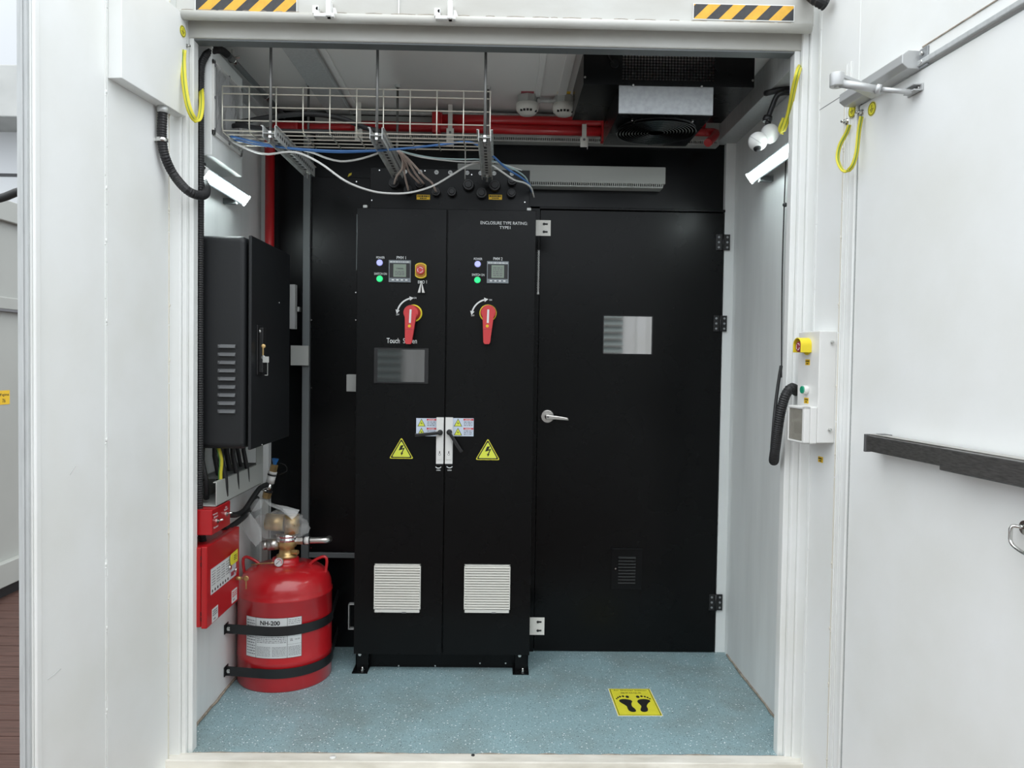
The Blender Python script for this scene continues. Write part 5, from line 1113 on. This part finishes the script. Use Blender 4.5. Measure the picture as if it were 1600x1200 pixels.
# straps
def strapz(z, label):
    tt = thing('cylinder_strap', label, 'strap', (CX, CY-CRr, z), 'black straps round the red cylinder')
    w = .021; r = CRr+.004; p0 = V((XL+.004, at(352, 984, x=XL).y-.0))
    d = V((CX, CY))-p0; L = d.length; base = math.atan2(d.y, d.x); al = math.asin(r/L); tl = math.sqrt(L*L-r*r)
    tp = p0+V((math.cos(base-al), math.sin(base-al)))*tl
    th0 = math.atan2(tp.y-CY, tp.x-CX); pts = [p0+V((.0, .03)), p0, p0.lerp(tp, .5), tp]
    th1 = .35
    n = 40; th0 = th0 if th0 < 0 else th0-2*math.pi
    for i in range(1, n+1): th = th0+(th1-th0)*i/n; pts.append(V((CX+r*math.cos(th), CY+r*math.sin(th))))
    pts.append(V((CX+r*math.cos(th1)-.03, YB-.002)))
    mb = MB(m=BPLAS); prev = None
    for i, p in enumerate(pts):
        T = (pts[min(i+1, len(pts)-1)]-pts[max(i-1, 0)]).normalized(); N = V((T.y, -T.x)); q = p+N*.003
        ring_ = [mb.bm.verts.new(V((v.x, v.y, zz_))) for v, zz_ in ((p, z-w), (q, z-w), (q, z+w), (p, z+w))]
        if prev:
            for k in range(4): mb._f([prev[k], prev[(k+1) % 4], ring_[(k+1) % 4], ring_[k]])
        else: mb._f(ring_)
        prev = ring_
    mb._f(prev); mb.build('strap_band', tt)
    mb = MB(m=BPLAS); mb.box(XL+.001, XL+.004, p0.y-.02, p0.y+.012, z-w, z+w); mb.build('anchor_plate', tt)
    mb = MB(m=STEEL); q = V((p0.x+.012, p0.y-.002, z)); mb.cyl(V((q.x, p0.y+.006, z)), V((q.x, p0.y-.006, z)), .010, seg=6); mb.cyl(V((q.x, p0.y-.006, z)), V((q.x, p0.y-.010, z)), .005, seg=10); mb.build('bolt', tt)
strapz(.278, 'upper black strap round the red cylinder, crossing its label'); strapz(.088, 'lower black strap round the red cylinder, below its label')
# pressure switch behind the cylinder
t = thing('pressure_switch', 'pressure switch with brass nuts and blue cap above the bagged valve', 'pressure switch', P(415, 800, 3.72))
d_ = 3.72; A = P(415, 800, d_); B = P(416, 778, d_); C_ = P(429, 726, d_); T = (C_-B).normalized(); ln = (C_-B).length
mb = MB(m=GREYP); mb.box(A.x-.016, A.x+.016, d_-.01, d_+.02, A.z-.25, B.z+.0); mb.build('support_post', t, bev=.002)
mb = MB(m=BRASS); mb.cyl(B, B+T*ln*.18, .021, seg=6); mb.m(STEEL); mb.cyl(B+T*ln*.2, B+T*ln*.45, .018, seg=18); mb.m(BPLAS); mb.cyl(B+T*ln*.18, B+T*ln*.22, .023, seg=18); mb.m(WPL); mb.cyl(B+T*ln*.45, B+T*ln*.68, .020, seg=20); mb.m(BPLAS); mb.cyl(B+T*ln*.68, B+T*ln*.72, .022, seg=18); mb.m(WPL); mb.cyl(B+T*ln*.72, B+T*ln*.80, .021, seg=18); mb.m(BRASS); mb.cyl(B+T*ln*.80, B+T*ln*1.0, .018, seg=6); mb.m(BLUEP); mb.cyl(C_, C_+T*.03+V((-.004, 0, 0)), .008, .018, seg=6); mb.build('switch_body', t)
mb = MB(m=STEEL); c = B+T*ln*.45; mb.tube([c+V((-.005, -.022, -.01)), c+V((-.03, -.02, .0)), c+V((-.035, -.02, -.03)), c+V((-.01, -.022, -.035))], .003, seg=6); mb.m(BRUB); mb.tube([C_+V((.012, 0, .01)), C_+V((.05, 0, .0)), C_+V((.06, 0, -.03)), C_+V((.02, 0, -.05))], .002, seg=6); mb.build('wire_loop', t)
for pts, lb in (([(418, 757, 3.70), (407, 762, 3.66), (395, 778, 3.58), (382, 797, 3.5), (370, 804, 3.4), (356, 804, 3.12)], 'black ribbed hose from the pressure switch to the red switch box'), ([(402, 778, 3.64), (386, 802, 3.5), (376, 812, 3.4), (362, 822, 3.3), (350, 828, 3.2)], 'lower black hose passing behind the red switch box')):
    mb = MB(m=BRUB); mb.tube([P(*p) for p in pts], .0125, seg=12, step=.02, rib=.005); tag(mb.build('flexible_hose'), lb, 'hose')
# ------------------------------------------------------------------ footprint floor sign
t0 = at(951, 1076.5, z=.0); t1 = at(1013, 1076.5, z=.0); t2 = at(1037, 1118.5, z=.0); t3 = at(966, 1118.5, z=.0)
wS = ((t1-t0).length+(t2-t3).length)/2; hS = (t0.y-t3.y+t1.y-t2.y)/2; cS = (t0+t1+t2+t3)/4
SF = Fr((cS.x, cS.y, .0), (1, 0, 0), (0, 1, 0)); w, hh = wS/2, hS/2; sk = (t0.x-t3.x)/2
dS = V(((t0.x+t1.x-t2.x-t3.x)/2, hS)); 
SF = Fr((cS.x, cS.y, 0), tuple(t2-t3), (0, 1, 0)); SF.r.z = 0; SF.r.normalize(); SF.u = V((-SF.r.y, SF.r.x, 0)); SF.n = V((0, 0, 1))
mb = MB(SF, WPL); mb.box(-w-.003, w+.003, -hh-.003, hh+.003, 0, .0008); sg = mb.build('floor_sign'); tag(sg, 'yellow floor sticker with two black footprints in front of the back door', 'sign')
MB(SF, SYEL).box(-w, w, -hh, hh, .0008, .0012).build('sign_face', sg)
mb = MB(SF, PRB); e = .0025; q = .004
mb.box(-w+q, -w+q+e, -hh+q, hh-q, .0012, .0015).box(w-q-e, w-q, -hh+q, hh-q, .0012, .0015).box(-w+q, w-q, -hh+q, -hh+q+e, .0012, .0015).box(-w+q, w-q, hh-q-e, hh-q, .0012, .0015); mb.build('sign_border', sg)
mb = MB(SF, PRB); mb.text('Air Shower Station', 0, hh*.86, .011, .0015, w*1.6); mb.text('指示站位点', 0, hh*.66, .014, .0015, w*1.0); mb.build('lettering', sg)
for s_ in (-1, 1):
    mb = MB(SF, PRB); ox = s_*w*.42
    sole = [(-.30, .30), (-.10, .37), (.12, .36), (.27, .27), (.29, .12), (.20, -.05), (.12, -.22), (.16, -.40), (.17, -.56), (.07, -.66), (-.07, -.66), (-.17, -.56), (-.18, -.40), (-.14, -.2), (-.24, .05), (-.34, .18)]
    ang = .16*s_
    def fpnt(x, y):
        x = x*(-s_) * -1 * w*.98; y = y*hh*.92-.020; return (ox+x*math.cos(ang)-y*math.sin(ang)*-1, y*math.cos(ang)+x*math.sin(ang)*0)
    P_ = [fpnt(x*-1 if s_ < 0 else x*1, y) for x, y in [(-a_, b_) for a_, b_ in sole]]
    sm = spline([V((p[0], p[1], 0)) for p in P_+[P_[0]]], .006)[:-1]; mb.sheet([(v.x, v.y) for v in sm], .0015)
    for i, (x, y, r_) in enumerate(((-.26, .56, .085), (-.07, .60, .062), (.09, .57, .056), (.22, .50, .05), (.33, .40, .045))):
        c_ = fpnt(-(-x) if s_ > 0 else x*1, y); mb.sheet([(c_[0]+r_*w*1.0*math.cos(k*.524), c_[1]+r_*hh*1.1*math.sin(k*.524)) for k in range(12)], .0015)
    mb.build('footprint', sg)
# ------------------------------------------------------------------ outside, far left
xn = -3.30
t = thing('container', 'white container standing beyond the open left door', 'container', (xn-1, 6, -.15))
ynf = 2.0
mb = MB(m=NEIG); mb.box(xn-2.4, xn, ynf, 10, -.06, 2.45); mb.build('shell', t)
mb = MB(m=NEIG); mb.box(xn, xn+.04, ynf, 10, 2.36, 2.50); mb.box(xn, xn+.05, ynf, 10, -.06, .10); mb.box(xn, xn+.03, ynf, 10, 1.78, 1.86); mb.build('side_rails', t, bev=.006)
MB(m=PRG).box(xn+.0, xn+.032, ynf, 10, 1.765, 1.78).build('panel_joint', t)
mb = MB(m=BRUB)
for y in (4.4, 6.8): mb.box(xn-2.3, xn-.05, y, y+.2, -.15, -.06)
mb.box(xn-2.3, xn-.012, ynf, 10, -.15, -.06); mb.build('supports_and_gap_shadow', t)  # full-length dark box stands in for the shadow in the gap below
NF = onleft(xn+.001); a0, a1 = NF.px(-10, 621)[0], NF.px(15, 621)[0]; b1 = NF.px(7, 610)[1]; b0 = NF.px(7, 632)[1]
mb = MB(NF, OYEL); mb.box(a0, a1, b0, b1, 0, .001); mb.m(PRB); mb.text('Fqins', a0+(a1-a0)*.66, b0+(b1-b0)*.68, (b1-b0)*.24, .002, (a1-a0)*.55); mb.text('76', a0+(a1-a0)*.62, b0+(b1-b0)*.28, (b1-b0)*.26, .002); plabel(mb.build('sticker', t), 'orange sticker with black letters')
mb = MB(m=BRUB); mb.tube([P(-60, 322, 4.6), P(0, 310, 4.6), P(34, 298, 4.6), P(90, 288, 4.6)], .024, seg=12); tag(mb.build('cable'), 'thick black cable crossing above the neighbouring container', 'cable')
t = thing('building', 'pale concrete building beyond the neighbouring container', 'building', (-9, 13, 0))
p0_ = P(0, 100, 13); p1_ = P(0, 182, 13); p2_ = P(0, 275, 14)
mb = MB(m=CONC); mb.box(-16, -6.0, 13, 19, p1_.z, p0_.z); mb.build('parapet', t, bev=.02)
mb = MB(m=FARW); mb.box(-16, -6.2, 13.9, 19, -.2, p1_.z); mb.build('wall', t)
MB(m=HBLK).box(-16, -6.2, 13.88, 13.9, p2_.z-.03, p2_.z+.02).build('joint_line', t)
# the container row opposite, seen in the door window and the screen
yo = -2.3
t = thing('container', 'white louvred container wall opposite the doorway, mirrored in the door window', 'container', (0, yo-1, -.15))
MB(m=WHITE).box(-6, 6, yo-2.4, yo, -.1, 2.75).build('shell', t)
mb = MB(m=WHITE)
for x in (-1.15, -.35, 1.80, 2.12, 2.62): mb.box(x, x+.12, yo, yo+.06, -.1, 2.75)
mb.build('posts', t, bev=.01)
mb = MB(m=mat('louvre_green_grey', (.25, .29, .28), .5)); 
for xa, xb_ in ((-2.9, -1.2), (.5, 1.62)):
    z = .9
    while z < 2.5: mb.hull([(xa, yo, z), (xa, yo, z+.07), (xa, yo+.05, z)], [(xb_, yo, z), (xb_, yo, z+.07), (xb_, yo+.05, z)]); z += .09
mb.build('louvre_slats', t)
